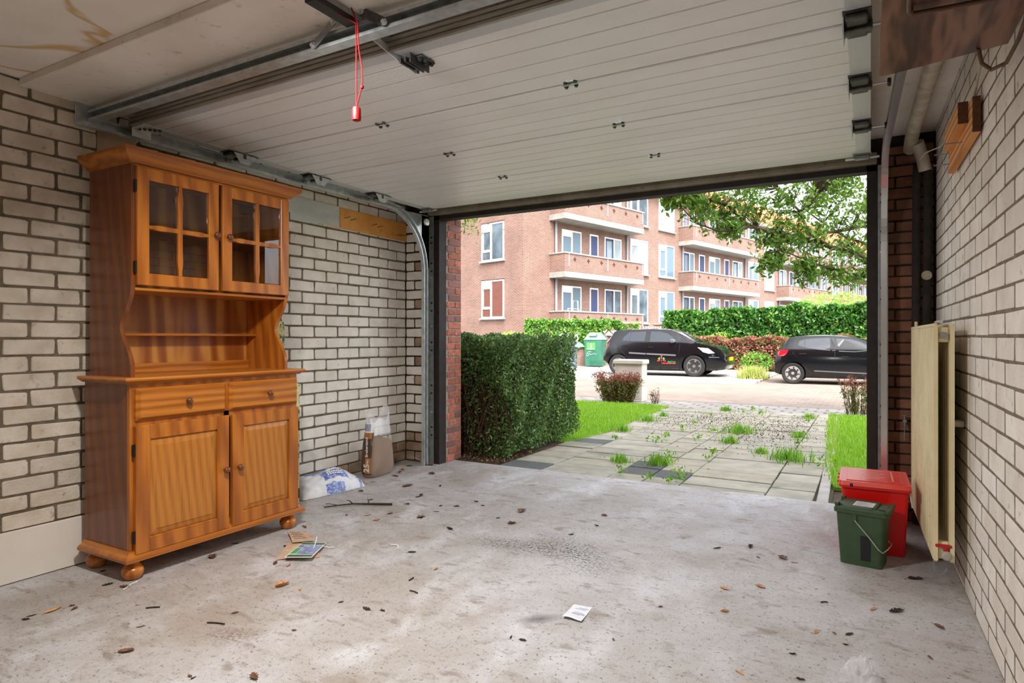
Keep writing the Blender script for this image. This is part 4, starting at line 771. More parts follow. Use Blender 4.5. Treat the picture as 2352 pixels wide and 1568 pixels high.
for body, size, x, z, dy in (('Brekerzand', 0.034, 0.012, 0.25, -0.1585), ('25', 0.072, 0.012, 0.085, -0.1600), ('kg', 0.034, 0.020, 0.138, -0.1600)):
    me = text_mesh('lettering', body, size, M['whiteprint'], 0.0004, bold=True)
    o = inst('lettering', me, SB, (x, dy, z), (PI/2, -PI/2, 0))
M['bagwhite'] = mat('white_bag_plastic', (232,232,232), (216,218,224), 20, 0.32, bump=0.3, bsc=14)
M['bagblue'] = mat('blue_printed_bag', (78,98,178), (150,166,214), 38, 0.35, bump=0.3, bsc=14, c3=(206,214,236), sc3=60, lo3=0.56, hi3=0.62)
BB = thing('potting_bag', 'white and blue plastic bag lying flat behind the dresser', 'bag', (-3.480, 3.365, 0), math.radians(-8)); BB['_local'] = 1
nu, nv = 30, 40; V = []; F = []; MI = []
for j in range(nv+1):
    for i in range(nu+1):
        u = i/nu*2-1; v = j/nv*2-1
        x = u*0.145*(1-0.10*abs(v)**3); y = v*0.28*(1-0.04*abs(u)**4)
        h = 0.14*(max(0, 1-abs(u)**2.2)**0.5)*(max(0, 1-abs(v)**2.6)**0.55)*(1+0.10*math.sin(5*v+2*u))
        h += 0.006*math.sin(17*u+9*v)*(1-abs(v))+0.004*math.sin(23*v-11*u)
        V.append((x, y, max(0.004, h+0.004)))
for j in range(nv):
    for i in range(nu):
        F.append((j*(nu+1)+i, j*(nu+1)+i+1, (j+1)*(nu+1)+i+1, (j+1)*(nu+1)+i))
        u = (i+0.5)/nu*2-1; v = (j+0.5)/nv*2-1
        MI.append(1 if (-0.25 < v < 0.48 and (0.18 < u < 0.72)) or (-0.5 < v < 0.45 and -0.75 < u < 0.02) or (-0.3 < v < 0.3 and u > 0.86) or (0.8 < v < 0.9 and u > 0.5) else 0)
nb = len(V); V += [(x, y, 0.002) for x, y, z in V]
F += [tuple(k+nb for k in f) for f in F]; MI += [0]*len(MI)
mb = MB(); mb.v = V; mb.f = [list(f) for f in F]; mb.m = MI
edge = [j*(nu+1) for j in range(nv+1)]+[nv*(nu+1)+i for i in range(1, nu+1)]+[j*(nu+1)+nu for j in range(nv-1, -1, -1)]+[i for i in range(nu-1, 0, -1)]
for k in range(len(edge)): a0, a1 = edge[k], edge[(k+1) % len(edge)]; mb.f.append([a0, a1, a1+nb, a0+nb]); mb.m.append(0)
mb.build('sack', [M['bagwhite'], M['bagblue']], BB, smooth='all')
def bagz(u, v): return 0.144*(max(0, 1-abs(u)**2.2)**0.5)*(max(0, 1-abs(v)**2.6)**0.55)*(1+0.10*math.sin(5*v+2*u))+0.004
for k, (u, wd) in enumerate(((0.5, 0.10), (0.6, 0.13))):
    for q in range(7):
        v = -0.1+q*0.07; p = (u*0.145, v*0.28, bagz(u, v)+0.006); MB().box(p[0]-0.006, p[1]-0.007, p[2]-0.002, p[0]+0.004, p[1]+0.007, p[2]+0.001, M=Matrix.Translation(p) @ Matrix.Rotation(0.7, 4, 'Y') @ Matrix.Translation((-p[0], -p[1], -p[2]))).build('print_mark', M['whiteprint'], BB)

# ------------------------------------------------------------------ litter on the floor
M['leafA'] = mat('pale_dry_leaf', (206,152,104), (168,112,70), 60, 0.7, rnd=0.15); M['leafB'] = mat('brown_dry_leaf', (128,80,56), (92,56,40), 60, 0.7, rnd=0.2); M['leafC'] = mat('dark_rotting_leaf', (62,46,38), (44,34,30), 60, 0.75, rnd=0.2)
def leaf_mesh(seed, m, big):
    r = random.Random(seed); n = 8; mb = MB(); curl = r.uniform(0.2, 0.9); wf_ = r.uniform(0.3, 0.6); bend = r.uniform(-0.6, 0.6); V = []
    for i in range(n+1):
        t = i/n; w_ = wf_*math.sin(PI*t**0.85)**0.7*(1+0.5*(r.random()-0.5))+0.01
        if big and i in (2, 4, 6): w_ *= 0.62
        x = (t-0.5)*2; yb = bend*(t-0.5)**2; z = curl*abs(t-0.45)**1.6*1.1
        for s_ in (-1, 0, 1): V.append((x, yb+s_*w_, z+abs(s_)*w_*curl*1.3+(0.02 if s_ else 0.0)))
    F = []
    for i in range(n):
        for k in range(2): F.append((i*3+k, i*3+k+1, (i+1)*3+k+1, (i+1)*3+k))
    mb.add(V, F); nbv = len(V); mb.add([(x, y, z+0.03) for x, y, z in V], [tuple(reversed(f)) for f in F])
    mb.tube([(-1, 0, 0.03), (-1.4, 0.1*r.choice((-1, 1)), 0.05)], 0.03, 5)
    zmin = min(v[2] for v in mb.v); mb.v = [(x, y, z-zmin) for x, y, z in mb.v]
    return mb.mesh('dry_leaf', m, recalc=False)
LM = [[leaf_mesh(200+10*c+k, M['leaf'+'ABC'[c]], k % 2) for k in range(5)] for c in range(3)]
LC = ('pale tan', 'brown', 'dark')
LZ = [('below the left door track', -3.46, 4.45), ('beside the sand bag', -3.25, 4.05), ('beside the blue and white bag', -3.1, 3.5), ('beside the long twig', -2.85, 3.1), ('under the near edge of the dresser', -2.9, 2.1), ('beside the dresser corner foot', -2.95, 1.6), ('in front of the white board', -2.9, 1.3), ('beside the torn cardboard', -2.75, 2.5), ('in front of the plant label', -2.35, 2.15), ('in the left foreground', -2.25, 1.35), ('on the floor left of the oil stain', -2.3, 2.75), ('on the floor beyond the oil stain', -1.9, 3.5), ('on the oil stain', -1.55, 2.95), ('close to the driveway threshold', -1.4, 4.1), ('beside the paper leaflet', -1.05, 2.3), ('at the bottom edge of the picture', -1.5, 1.9), ('midway between the oil stain and the caddy', -0.75, 3.2), ('in front of the green caddy', -0.3, 3.0), ('beside the red valve of the radiator', 0.15, 3.3), ('near the clear plastic wrap', -0.15, 2.5), ('at the foot of the right wall', 0.2, 2.7)]
def leaf_label(x, y, s_, c):
    z = min(LZ, key=lambda q: (q[1]-x)**2+(q[2]-y)**2)[0]
    return '%s %s dry leaf %s' % ('large' if s_ > 0.036 else ('small' if s_ < 0.02 else 'curled'), LC[c], z)
for x, y, s_, c in LEAVES:
    s_ *= 0.78
    o = inst('dry_leaf', R.choice(LM[c]), None, (x, y, 0.0005), (0, 0, R.uniform(0, 6.28)), (s_, s_, s_*R.uniform(0.6, 1.0))); tag(o, leaf_label(x, y, s_, c), 'leaf', 'dry leaves on the garage floor')
M['bark'] = mat('dark_bark', (66,50,42), (48,36,30), 30, 0.85)
tw = thing('twig', 'long bare forked twig lying on the floor before the dresser', 'twig', (-2.95, 3.16, 0))
MB().tube([(-3.13, 3.02, 0.006), (-3.07, 3.09, 0.010), (-3.0, 3.155, 0.014), (-2.92, 3.215, 0.010), (-2.78, 3.29, 0.009)], [0.003, 0.004, 0.005, 0.0065, 0.008], 7).build('stem', M['bark'], tw)
MB().tube([(-3.0, 3.155, 0.013), (-3.04, 3.16, 0.03), (-3.08, 3.175, 0.022)], [0.004, 0.003, 0.002], 6).tube([(-2.92, 3.215, 0.010), (-2.95, 3.25, 0.025), (-2.98, 3.27, 0.02)], [0.004, 0.003, 0.002], 6).tube([(-3.07, 3.09, 0.01), (-3.12, 3.06, 0.02), (-3.15, 3.06, 0.015)], 0.0025, 6).build('fork', M['bark'], tw)
for (a0, a1) in STICKS:
    d_ = Vector((a1[0]-a0[0], a1[1]-a0[1], 0)); md = Vector((a0[0], a0[1], 0.004))+d_*0.5+Vector((0, 0.004, 0))
    tag(MB().tube([(a0[0], a0[1], 0.004), md, (a1[0], a1[1], 0.004)], 0.003, 6).build('small_stick', M['bark'], org=(a0[0], a0[1], 0)), 'short dark stick lying on the concrete floor', 'stick', 'little sticks on the garage floor')
M['paperw'] = mat('white_leaflet', (236,236,240), (222,224,232), 30, 0.6); M['inkblue'] = mat('blue_ink', (150,164,196), None, rough=0.6)
pa = thing('paper_leaflet', 'small white paper leaflet lying alone in mid floor', 'paper', (-1.04, 2.37, 0))
def sheet(c4, n, th, fn): 
    A, B, C_, D_ = [Vector((x, y, 0)) for x, y in c4]; mb = MB()
    for k in (0, 1):
        base = len(mb.v); fs = []
        vs = []
        for j in range(n+1):
            for i in range(n+1):
                u, v = i/n, j/n; p = (A*(1-u)+B*u)*(1-v)+(D_*(1-u)+C_*u)*v; vs.append((p.x, p.y, 0.001+fn(u, v)+(th if k else 0)))
        for j in range(n):
            for i in range(n): q = (j*(n+1)+i, j*(n+1)+i+1, (j+1)*(n+1)+i+1, (j+1)*(n+1)+i); fs.append(q)
        mb.add(vs, fs)
    N = (n+1)**2; ed = [i for i in range(n)]+[j*(n+1)+n for j in range(n)]+[n*(n+1)+i for i in range(n, 0, -1)]+[j*(n+1) for j in range(n, 0, -1)]
    for k in range(len(ed)): a0, a1 = ed[k], ed[(k+1) % len(ed)]; mb.f.append([a0, a1, a1+N, a0+N]); mb.m.append(0)
    return mb
fnp = lambda u, v: 0.010*v*v+0.003*math.sin(5*u)*v
sheet([(-1.085, 2.445), (-1.006, 2.454), (-0.988, 2.299), (-1.07, 2.297)], 6, 0.0006, fnp).build('sheet', M['paperw'], pa)
def on4(c4, u0, u1, v0, v1, z, m, name, parent, fn=lambda u, v: 0, th=0.0004):
    A, B, C_, D_ = [Vector((x, y, 0)) for x, y in c4]; P = []
    for u, v in ((u0, v0), (u1, v0), (u1, v1), (u0, v1)): p = (A*(1-u)+B*u)*(1-v)+(D_*(1-u)+C_*u)*v; P.append((p.x, p.y, z+fn(u, v)))
    return MB().add(P+[(x, y, zz-th) for x, y, zz in P], [(0, 1, 2, 3), (7, 6, 5, 4), (0, 1, 5, 4), (1, 2, 6, 5), (2, 3, 7, 6), (3, 0, 4, 7)]).build(name, m, parent)
PC = [(-1.085, 2.445), (-1.006, 2.454), (-0.988, 2.299), (-1.07, 2.297)]
for v, a0, a1 in ((0.18, 0.4, 0.9), (0.26, 0.25, 0.8), (0.52, 0.35, 0.9), (0.60, 0.3, 0.95), (0.65, 0.3, 0.7)): on4(PC, a0, a1, v, v+0.025, 0.0026, M['inkblue'], 'print_line', pa, fnp)
M['cardg'] = mat('green_card_print', (52,110,72), (44,92,66), 20, 0.35); M['cardb'] = mat('pale_blue_photo_print', (150,160,206), (104,112,150), 26, 0.35, c3=(196,204,226), sc3=40); M['cardlg'] = mat('bright_green_print', (66,164,88), None, rough=0.35)
pc = thing('plant_label', 'green and blue printed plant label card on the floor by the dresser', 'card', (-2.56, 2.35, 0)); CC = [(-2.671, 2.428), (-2.555, 2.485), (-2.428, 2.262), (-2.547, 2.195)]
zc = lambda u, v: 0.012+0.010*v
sheet(CC, 2, 0.0012, zc).build('card', M['whiteprint'], pc)
on4(CC, 0.02, 0.98, 0.02, 0.16, 0.0026, M['cardg'], 'print_field', pc, zc); on4(CC, 0.26, 0.96, 0.19, 0.80, 0.0026, M['cardb'], 'print_field', pc, zc); on4(CC, 0.03, 0.24, 0.40, 0.78, 0.0026, M['cardlg'], 'print_field', pc, zc); on4(CC, 0.03, 0.24, 0.19, 0.38, 0.0026, M['cardb'], 'print_field', pc, zc); on4(CC, 0.04, 0.97, 0.83, 0.97, 0.0026, M['cardg'], 'print_field', pc, zc)
MB().tube([(-2.545, 2.385, 0.017), (-2.555, 2.41, 0.04), (-2.58, 2.44, 0.055)], 0.0022, 6).tube([(-2.552, 2.44, 0.012), (-2.50, 2.45, 0.008), (-2.485, 2.475, 0.006)], 0.0022, 6).build('plastic_tie', M['whiteprint'], pc)
M['cardbrd'] = mat('torn_cardboard', (206,178,150), (184,152,122), 14, 0.8, c3=(120,92,72), sc3=50, lo3=0.62, hi3=0.7)
c1 = thing('cardboard_scrap', 'torn cardboard scrap with small print behind the plant label', 'cardboard', (-2.75, 2.48, 0))
CB = [(-2.897, 2.518), (-2.787, 2.562), (-2.640, 2.475), (-2.715, 2.395)]; zb = lambda u, v: 0.012+0.008*math.sin(3*v)
sheet(CB, 4, 0.003, zb).build('sheet', M['cardbrd'], c1)
M['ink'] = mat('grey_ink', (120,96,84), None, rough=0.7)
for i in range(6): on4(CB, 0.08+0.06*(i % 2), 0.62+0.05*(i % 3), 0.12+i*0.13, 0.15+i*0.13, 0.0050, M['ink'], 'print_line', c1, zb)
c2 = thing('cardboard_scrap', 'torn plain cardboard scrap lying under the plant label', 'cardboard', (-2.6, 2.3, 0))
sheet([(-2.76, 2.41), (-2.60, 2.455), (-2.44, 2.33), (-2.60, 2.19)], 4, 0.003, lambda u, v: 0.002+0.004*math.sin(6*u)*math.sin(5*v)**2).build('sheet', M['cardbrd'], c2)
tag(MB().tube([(-2.93, 1.690, 0.0025), (-2.915, 1.65, 0.004), (-2.90, 1.625, 0.003), (-2.885, 1.60, 0.003)], 0.002, 6).build('string_end', M['whiteprint'], org=(-2.9, 1.64, 0)), 'short white string on the floor before the dresser foot', 'string')
tag(MB().tube([(-2.255, 2.66, 0.003), (-2.215, 2.665, 0.006), (-2.185, 2.64, 0.004), (-2.19, 2.625, 0.003)], 0.003, 6).build('string_end', M['whiteprint'], org=(-2.22, 2.65, 0)), 'small curl of white plastic on the mid floor', 'string')
tag(MB().tube([(-3.60, 4.51, 0.05), (-3.52, 4.50, 0.045), (-3.40, 4.47, 0.012), (-3.36, 4.46, 0.004)], 0.003, 6).build('string_end', M['cable'], org=(-3.5, 4.5, 0)), 'thin pale cable end on the floor below the left door track', 'cable')
M['wrap'] = mat('crumpled_clear_wrap', (240,242,246), None, rough=0.08, alpha=0.3, spec=1.0)
V = []; F = []; r9 = random.Random(9); n = 14
for j in range(n+1):
    for i in range(n+1):
        u, v = i/n*2-1, j/n*2-1; V.append((u*0.06, v*0.05, max(0.002, 0.07*(1-u*u)*(1-v*v)**0.7+r9.uniform(-0.016, 0.016)*(1-u*u))))
for j in range(n):
    for i in range(n): F.append((j*(n+1)+i, j*(n+1)+i+1, (j+1)*(n+1)+i+1, (j+1)*(n+1)+i))
tag(MB().add([(x-0.03, y+2.37, z) for x, y, z in V], F).build('plastic_wrap', M['wrap'], org=(-0.03, 2.37, 0), recalc=False), 'crumpled piece of clear plastic wrap on the floor at the front', 'wrap')
# ------------------------------------------------------------------ outside: ground
def brickmat(name, c1, c2, mortar, sx, sy, rough=0.9, ms=0.08, off=0.5, coords='xy', obj=False, bump=0.3):
    m = bpy.data.materials.new(name); m.use_nodes = True; n = m.node_tree; L = n.links.new; b = n.nodes['Principled BSDF']; b.inputs['Roughness'].default_value = rough
    if obj: src = n.nodes.new('ShaderNodeTexCoord').outputs['Object']
    else: src = n.nodes.new('ShaderNodeNewGeometry').outputs['Position']
    sp = n.nodes.new('ShaderNodeSeparateXYZ'); L(src, sp.inputs[0]); cb = n.nodes.new('ShaderNodeCombineXYZ')
    if coords == 'xy': L(sp.outputs['X'], cb.inputs['X']); L(sp.outputs['Y'], cb.inputs['Y'])
    else:
        ad = n.nodes.new('ShaderNodeMath'); L(sp.outputs['X'], ad.inputs[0]); L(sp.outputs['Y'], ad.inputs[1]); L(ad.outputs[0], cb.inputs['X']); L(sp.outputs['Z'], cb.inputs['Y'])
    t = n.nodes.new('ShaderNodeTexBrick'); t.offset = off; L(cb.outputs[0], t.inputs['Vector'])
    for k, v in (('Color1', S(c1)), ('Color2', S(c2)), ('Mortar', S(mortar)), ('Scale', 1.0), ('Mortar Size', ms*sy), ('Brick Width', sx), ('Row Height', sy), ('Bias', 0.0)): t.inputs[k].default_value = v
    nz = n.nodes.new('ShaderNodeTexNoise'); nz.inputs['Scale'].default_value = 0.9; nz.inputs['Detail'].default_value = 6; L(src, nz.inputs['Vector'])
    r = n.nodes.new('ShaderNodeMapRange'); r.inputs['From Min'].default_value = 0.3; r.inputs['From Max'].default_value = 0.7; r.inputs['To Min'].default_value = 0.85; r.inputs['To Max'].default_value = 1.12; L(nz.outputs[0], r.inputs['Value'])
    h = n.nodes.new('ShaderNodeHueSaturation'); L(t.outputs['Color'], h.inputs['Color']); L(r.outputs[0], h.inputs['Value']); L(h.outputs[0], b.inputs['Base Color'])
    bp = n.nodes.new('ShaderNodeBump'); bp.inputs['Strength'].default_value = bump; bp.inputs['Distance'].default_value = 0.01; bp.invert = True; L(t.outputs['Fac'], bp.inputs['Height']); L(bp.outputs[0], b.inputs['Normal'])
    return m
M['street'] = brickmat('pinkish_street_pavers', (150,135,124), (134,119,108), (118,107,96), 0.2, 0.1)
M['walk'] = brickmat('grey_sidewalk_pavers', (176,170,164), (160,154,148), (120,116,108), 0.3, 0.3)
M['soil'] = mat('brown_soil', (92,70,52), (64,48,36), 12, 0.95, bump=0.6, bsc=40)
M['slab'] = mat('grey_paving_slab', (178,172,156), (156,152,136), 5, 0.85, bump=0.3, bsc=120, rnd=0.10, c3=(126,130,112), sc3=3, lo3=0.55, hi3=0.75)
M['slab_y'] = mat('yellowish_paving_slab', (176,170,152), (158,152,134), 6, 0.85, bump=0.3, bsc=120, rnd=0.08)
M['slab_d'] = mat('dark_pebbled_slab', (112,114,112), (84,86,86), 120, 0.9, bump=0.6, bsc=200)
M['joint'] = mat('mossy_joint_sand', (74,64,50), (66,70,44), 8, 0.95)
M['kerb'] = mat('concrete_kerb', (186,180,172), (164,158,150), 8, 0.85)
M['lawnbase'] = mat('lawn_soil_green', (128,172,50), (106,150,42), 6, 0.95)
tag(MB().prism([(4.8, -0.4), (4.8, -0.035), (10.3, -0.035), (10.3, -0.4)], -12, 10, 'x').build('ground', M['soil']), 'bare soil ground before the garage', 'ground', kind='structure')
tag(MB().prism([(10.3, -0.5), (10.3, -0.012), (11.6, -0.05), (11.6, -0.5)], -14, 14, 'x').build('sidewalk', M['walk']), 'grey paved sidewalk at the end of the driveway', 'sidewalk', kind='structure')
tag(MB().prism([(11.6, -0.6), (11.6, -0.05), (12.6, -0.12), (17.88, -0.13), (24.0, -0.125), (24.0, -0.6)], -60, 60, 'x').build('street', M['street']), 'sunlit pinkish brick paved street', 'street', kind='structure')
fg = MB().box(-60, 17.98, -0.6, -2.7, 24.0, -0.09).box(-60, 24.0, -0.6, 60, 90, -0.09)
tag(fg.build('far_sidewalk', M['walk']), 'paved sidewalk on the far side of the street', 'sidewalk', kind='structure')
kb = tag(MB().box(-30, 17.90, -0.5, -2.7, 18.0, -0.12).build('kerb', M['kerb']), 'pale concrete kerb along the far sidewalk', 'kerb', kind='structure')
km = MB().box(-0.495, -0.06, 0, 0.495, 0.06, 0.06, b=0.01).mesh('kerbstone', M['kerb'])
for i in range(12): inst('kerbstone', km, kb, (-3.2-i*1.0, 17.93, -0.14))
drv = tag(MB().box(-2.87, 4.8, -0.3, -0.24, 10.3, -0.024).build('driveway', M['joint']), 'grey slab driveway with weeds in the joints', 'driveway', kind='structure')
def slabmesh(w_, d_, m): return MB().box(-w_/2+0.006, -d_/2+0.006, -0.04, w_/2-0.006, d_/2-0.006, 0, b=0.004).mesh('slab', m)
colsX = [(-2.865, -2.455), (-2.455, -1.85), (-1.85, -1.565), (-1.565, -1.28), (-1.28, -0.66), (-0.66, -0.345)]
rs = random.Random(21); cache = {}
for ci, (x0, x1) in enumerate(colsX):
    y = 4.805; first = True; k = 0
    while y < 10.27:
        d_ = 0.125 if (first and ci in (1, 4)) else (0.30 if not first else (0.24 if ci in (2, 3) else 0.31)); d_ = min(d_, 10.29-y); first = False
        xc, yc = (x0+x1)/2, y+d_/2
        mk = 'slab'
        if (ci == 2 and (abs(yc-5.2) < 0.15 or abs(yc-5.55) < 0.16)) or (ci == 3 and abs(yc-5.0) < 0.2 and k > 0) or (ci == 0 and (abs(yc-6.5) < 0.2 or k == 0)) or rs.random() < 0.0: mk = 'slab_d'
        elif ci in (2, 3) and rs.random() < 0.5: mk = 'slab_y'
        elif rs.random() < 0.12: mk = 'slab_y'
        key = (round(x1-x0, 3), round(d_, 3), mk)
        if key not in cache: cache[key] = slabmesh(x1-x0, d_, M[mk])
        inst('paving_slab', cache[key], drv, (xc-rs.uniform(0, 0.004), yc, -0.006+rs.uniform(-0.005, 0.004)), (rs.uniform(-0.006, 0.006), rs.uniform(-0.004, 0.004), rs.uniform(-0.006, 0.006)))
        y += d_; k += 1
em = MB().box(-0.036, -0.48, -0.1, 0.036, 0.48, 0, b=0.006).mesh('edging', M['kerb'])
for i in range(6): inst('edging_stone', em, drv, (-0.30-0.022*i, 5.28+0.97*i, 0.0), (0, 0, 0.02))
# ------------------------------------------------------------------ plants
def leafcloud(P, size, asp=0.5, up=0.3, rng=NR, fold=0.25):
    N = len(P); a = rng.normal(size=(N, 3)); a[:, 2] += up; a /= np.linalg.norm(a, axis=1)[:, None]
    b = rng.normal(size=(N, 3)); b -= a*(a*b).sum(1)[:, None]; b /= np.linalg.norm(b, axis=1)[:, None]; c = np.cross(a, b)
    s = (size*rng.uniform(0.65, 1.25, N))[:, None]
    V = np.stack([P-a*s, P+b*s*asp+c*s*fold, P+a*s, P-b*s*asp+c*s*fold], 1).reshape(-1, 3); F = np.arange(4*N).reshape(N, 4)
    return V, F
def foliage(name, P, size, mats, parent, weights=None, asp=0.5, up=0.3, mi=None):
    V, F = leafcloud(np.asarray(P, float), size, asp, up)
    if mi is None: mi = NR.choice(len(mats), len(F), p=weights)
    ox = ORG(parent); V = V-np.array(ox)
    o = bpy.data.objects.new(name, npmesh(name, V, F, mats, mi)); COL.objects.link(o); o.parent = parent; o['kind'] = 'stuff'; return o
def leafm(name, c, rough=0.45, tr=0.33):
    m = bpy.data.materials.new(name); m.use_nodes = True; n = m.node_tree; b = n.nodes['Principled BSDF']; b.inputs['Base Color'].default_value = S(c); b.inputs['Roughness'].default_value = rough
    if tr:
        t = n.nodes.new('ShaderNodeBsdfTranslucent'); t.inputs['Color'].default_value = S(c); x = n.nodes.new('ShaderNodeMixShader'); x.inputs[0].default_value = tr
        n.links.new(b.outputs[0], x.inputs[1]); n.links.new(t.outputs[0], x.inputs[2]); n.links.new(x.outputs[0], n.nodes['Material Output'].inputs['Surface'])
    return m
G = {k: leafm('leaf_'+k, c) for k, c in dict(hd1=(84,118,58), hd2=(114,150,78), hd3=(160,192,124), hdb=(86,62,44), gr1=(160,204,56), gr2=(138,186,48), gr3=(184,214,88), iv1=(58,110,40), iv2=(84,140,52), iv3=(130,176,76), red1=(168,92,84), red2=(194,122,108), red3=(104,124,60), ol1=(110,112,54), ol2=(138,130,68), ol3=(160,96,68), tr1=(96,136,50), tr2=(122,166,62), tr3=(152,190,82), br1=(140,186,64), br2=(166,206,92), straw=(206,204,128), wd=(96,160,44)).items()}
M['twig'] = mat('brown_twigs', (104,74,54), (82,58,42), 20, 0.85)
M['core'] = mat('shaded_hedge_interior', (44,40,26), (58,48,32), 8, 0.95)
def boxshell(x0, x1, y0, y1, z0, z1, n, depth=0.1, faces='xXyYZ'):
    A = {'x': (y1-y0)*(z1-z0), 'X': (y1-y0)*(z1-z0), 'y': (x1-x0)*(z1-z0), 'Y': (x1-x0)*(z1-z0), 'Z': (x1-x0)*(y1-y0)}; tot = sum(A[f] for f in faces); out = []
    for f in faces:
        k = int(n*A[f]/tot); u = NR.random(k); v = NR.random(k); d = np.abs(NR.normal(0, depth, k)); X = x0+u*(x1-x0); Y = y0+u*(y1-y0); Z = z0+v*(z1-z0)
        if f == 'x': P = np.stack([x0+d, Y, Z], 1)
        elif f == 'X': P = np.stack([x1-d, Y, Z], 1)
        elif f == 'y': P = np.stack([X, y0+d, Z], 1)
        elif f == 'Y': P = np.stack([X, y1-d, Z], 1)
        else: P = np.stack([X, y0+v*(y1-y0), z1-d], 1)
        out.append(P)
    P = np.concatenate(out)
    w_ = 0.03*np.sin(P[:, 0:1]*9+P[:, 2:3]*7)+0.025*np.sin(P[:, 1:2]*11-P[:, 2:3]*9); return P+w_
hg = thing('hedge', 'clipped dark green box hedge beside the garage opening', 'hedge', (-3.55, 5.75, 0))
P = boxshell(-4.5, -2.84, 5.03, 6.50, 0.06, 1.115, 60000, 0.08)
keep = ~((P[:, 1] < 5.35) & (P[:, 0] < -3.0) & (P[:, 2] < 0.95) & (NR.random(len(P)) < np.clip(1.1*(-3.02-P[:, 0])/0.2, 0, 0.8)*np.clip((0.9-P[:, 2])/0.4, 0, 1)))
P = P[keep]; foliage('foliage', P, 0.0205, [G['hd1'], G['hd2'], G['hd3'], G['hdb']], hg, [0.42, 0.36, 0.19, 0.03], 0.42, 0.4)
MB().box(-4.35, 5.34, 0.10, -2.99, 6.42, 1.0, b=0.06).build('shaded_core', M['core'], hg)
tw_ = MB(); rt = random.Random(3)
for i in range(110):
    x, y = rt.uniform(-3.55, -2.9), rt.uniform(5.04, 5.35); a_ = Vector((x, y, 0.0)); pts = [a_]
    for k in range(4): pts.append(pts[-1]+Vector((rt.uniform(-0.12, 0.12), rt.uniform(-0.06, 0.05), rt.uniform(0.1, 0.28))))
    pts = [Vector((min(-2.86, p.x), max(5.03, p.y), min(p.z, 1.05))) for p in pts]; r0 = rt.uniform(0.002, 0.006)
    tw_.tube(pts, [r0, r0, r0*0.8, r0*0.6, r0*0.4], 4)
tw_.build('twigs', M['twig'], hg, kind='stuff', recalc=False)
def blades(name, pts, h, mats, parent, weights=None, wdt=0.006, lean=0.5):
    P = np.asarray(pts, float); N = len(P); a_ = NR.random(N)*6.283; hh = h*NR.uniform(0.5, 1.2, N); ln = hh*lean*NR.random(N); b = np.stack([np.cos(a_), np.sin(a_), np.zeros(N)], 1); c = np.stack([-np.sin(a_), np.cos(a_), np.zeros(N)], 1)
    w_ = wdt*NR.uniform(0.6, 1.3, N)[:, None]; up_ = np.array([0, 0, 1.0])
    V = np.stack([P-c*w_, P+c*w_, P+b*ln[:, None]+up_*hh[:, None]], 1).reshape(-1, 3)-np.array(ORG(parent)); F = np.arange(3*N).reshape(N, 3)
    o = bpy.data.objects.new(name, npmesh(name, V, F, mats, NR.choice(len(mats), N, p=weights))); COL.objects.link(o); o.parent = parent; o['kind'] = 'stuff'; return o
def lawn(label, poly, n, seed):
    xs = [p[0] for p in poly]; ys = [p[1] for p in poly]
    lw = tag(MB().prism(poly, -0.03, -0.004, 'z').build('lawn', M['lawnbase']), label, 'lawn', kind='structure')
    Q = np.stack([NR.uniform(min(xs), max(xs), n*2), NR.uniform(min(ys), max(ys), n*2)], 1); ins = np.zeros(len(Q), bool); j = len(poly)-1
    for i in range(len(poly)):
        xi, yi = poly[i]; xj, yj = poly[j]; c = ((yi > Q[:, 1]) != (yj > Q[:, 1])) & (Q[:, 0] < (xj-xi)*(Q[:, 1]-yi)/(yj-yi+1e-12)+xi); ins ^= c; j = i
    Q = Q[ins][:n]; blades('grass_blades', np.concatenate([Q+NR.normal(0, 0.02, Q.shape), np.full((len(Q), 1), -0.006)], 1), 0.05, [G['gr1'], G['gr2'], G['gr3']], lw, [0.5, 0.3, 0.2])
lawn('bright green lawn between the box hedge and the street', [(-6.5, 6.2), (-2.86, 6.2), (-2.72, 7.2), (-2.80, 8.5), (-2.84, 10.15), (-3.2, 10.28), (-6.5, 10.28)], 52000, 1)
lawn('bright green lawn strip on the right of the driveway', [(-0.24, 5.35), (2.6, 5.35), (2.6, 10.28), (-0.52, 10.28), (-0.44, 8.4), (-0.33, 6.1)], 40000, 2)
# mulch and soil under the hedge
mu_ = tag(MB().prism([(-4.6, 4.82), (-2.9, 4.82), (-2.86, 6.2), (-4.6, 6.2)], -0.03, 0.002, 'z').build('flower_bed', M['soil']), 'brown mulch bed under the box hedge', 'bed', kind='structure')
Pm = np.stack([NR.uniform(-3.6, -2.86, 1600), NR.uniform(4.84, 5.5, 1600), np.full(1600, 0.008)], 1); foliage('mulch', Pm, 0.018, [M['twig'], M['leafB'], G['straw']], mu_, [0.55, 0.33, 0.12], 0.3, 0.0)
Pd = np.concatenate([NR.normal((-1.0, 8.2), (0.30, 0.75), (1500, 2)), NR.normal((-1.75, 8.9), (0.3, 0.55), (900, 2)), NR.normal((-2.2, 8.6), (0.2, 0.5), (400, 2))]); Pd = Pd[(Pd[:, 0] > -2.75) & (Pd[:, 0] < -0.36) & (Pd[:, 1] > 6.2) & (Pd[:, 1] < 10.2)]
foliage('bud_scales', np.concatenate([Pd, np.full((len(Pd), 1), 0.005)], 1), 0.009, [M['leafB'], M['leafC']], drv, [0.6, 0.4], 0.5, 0.0)
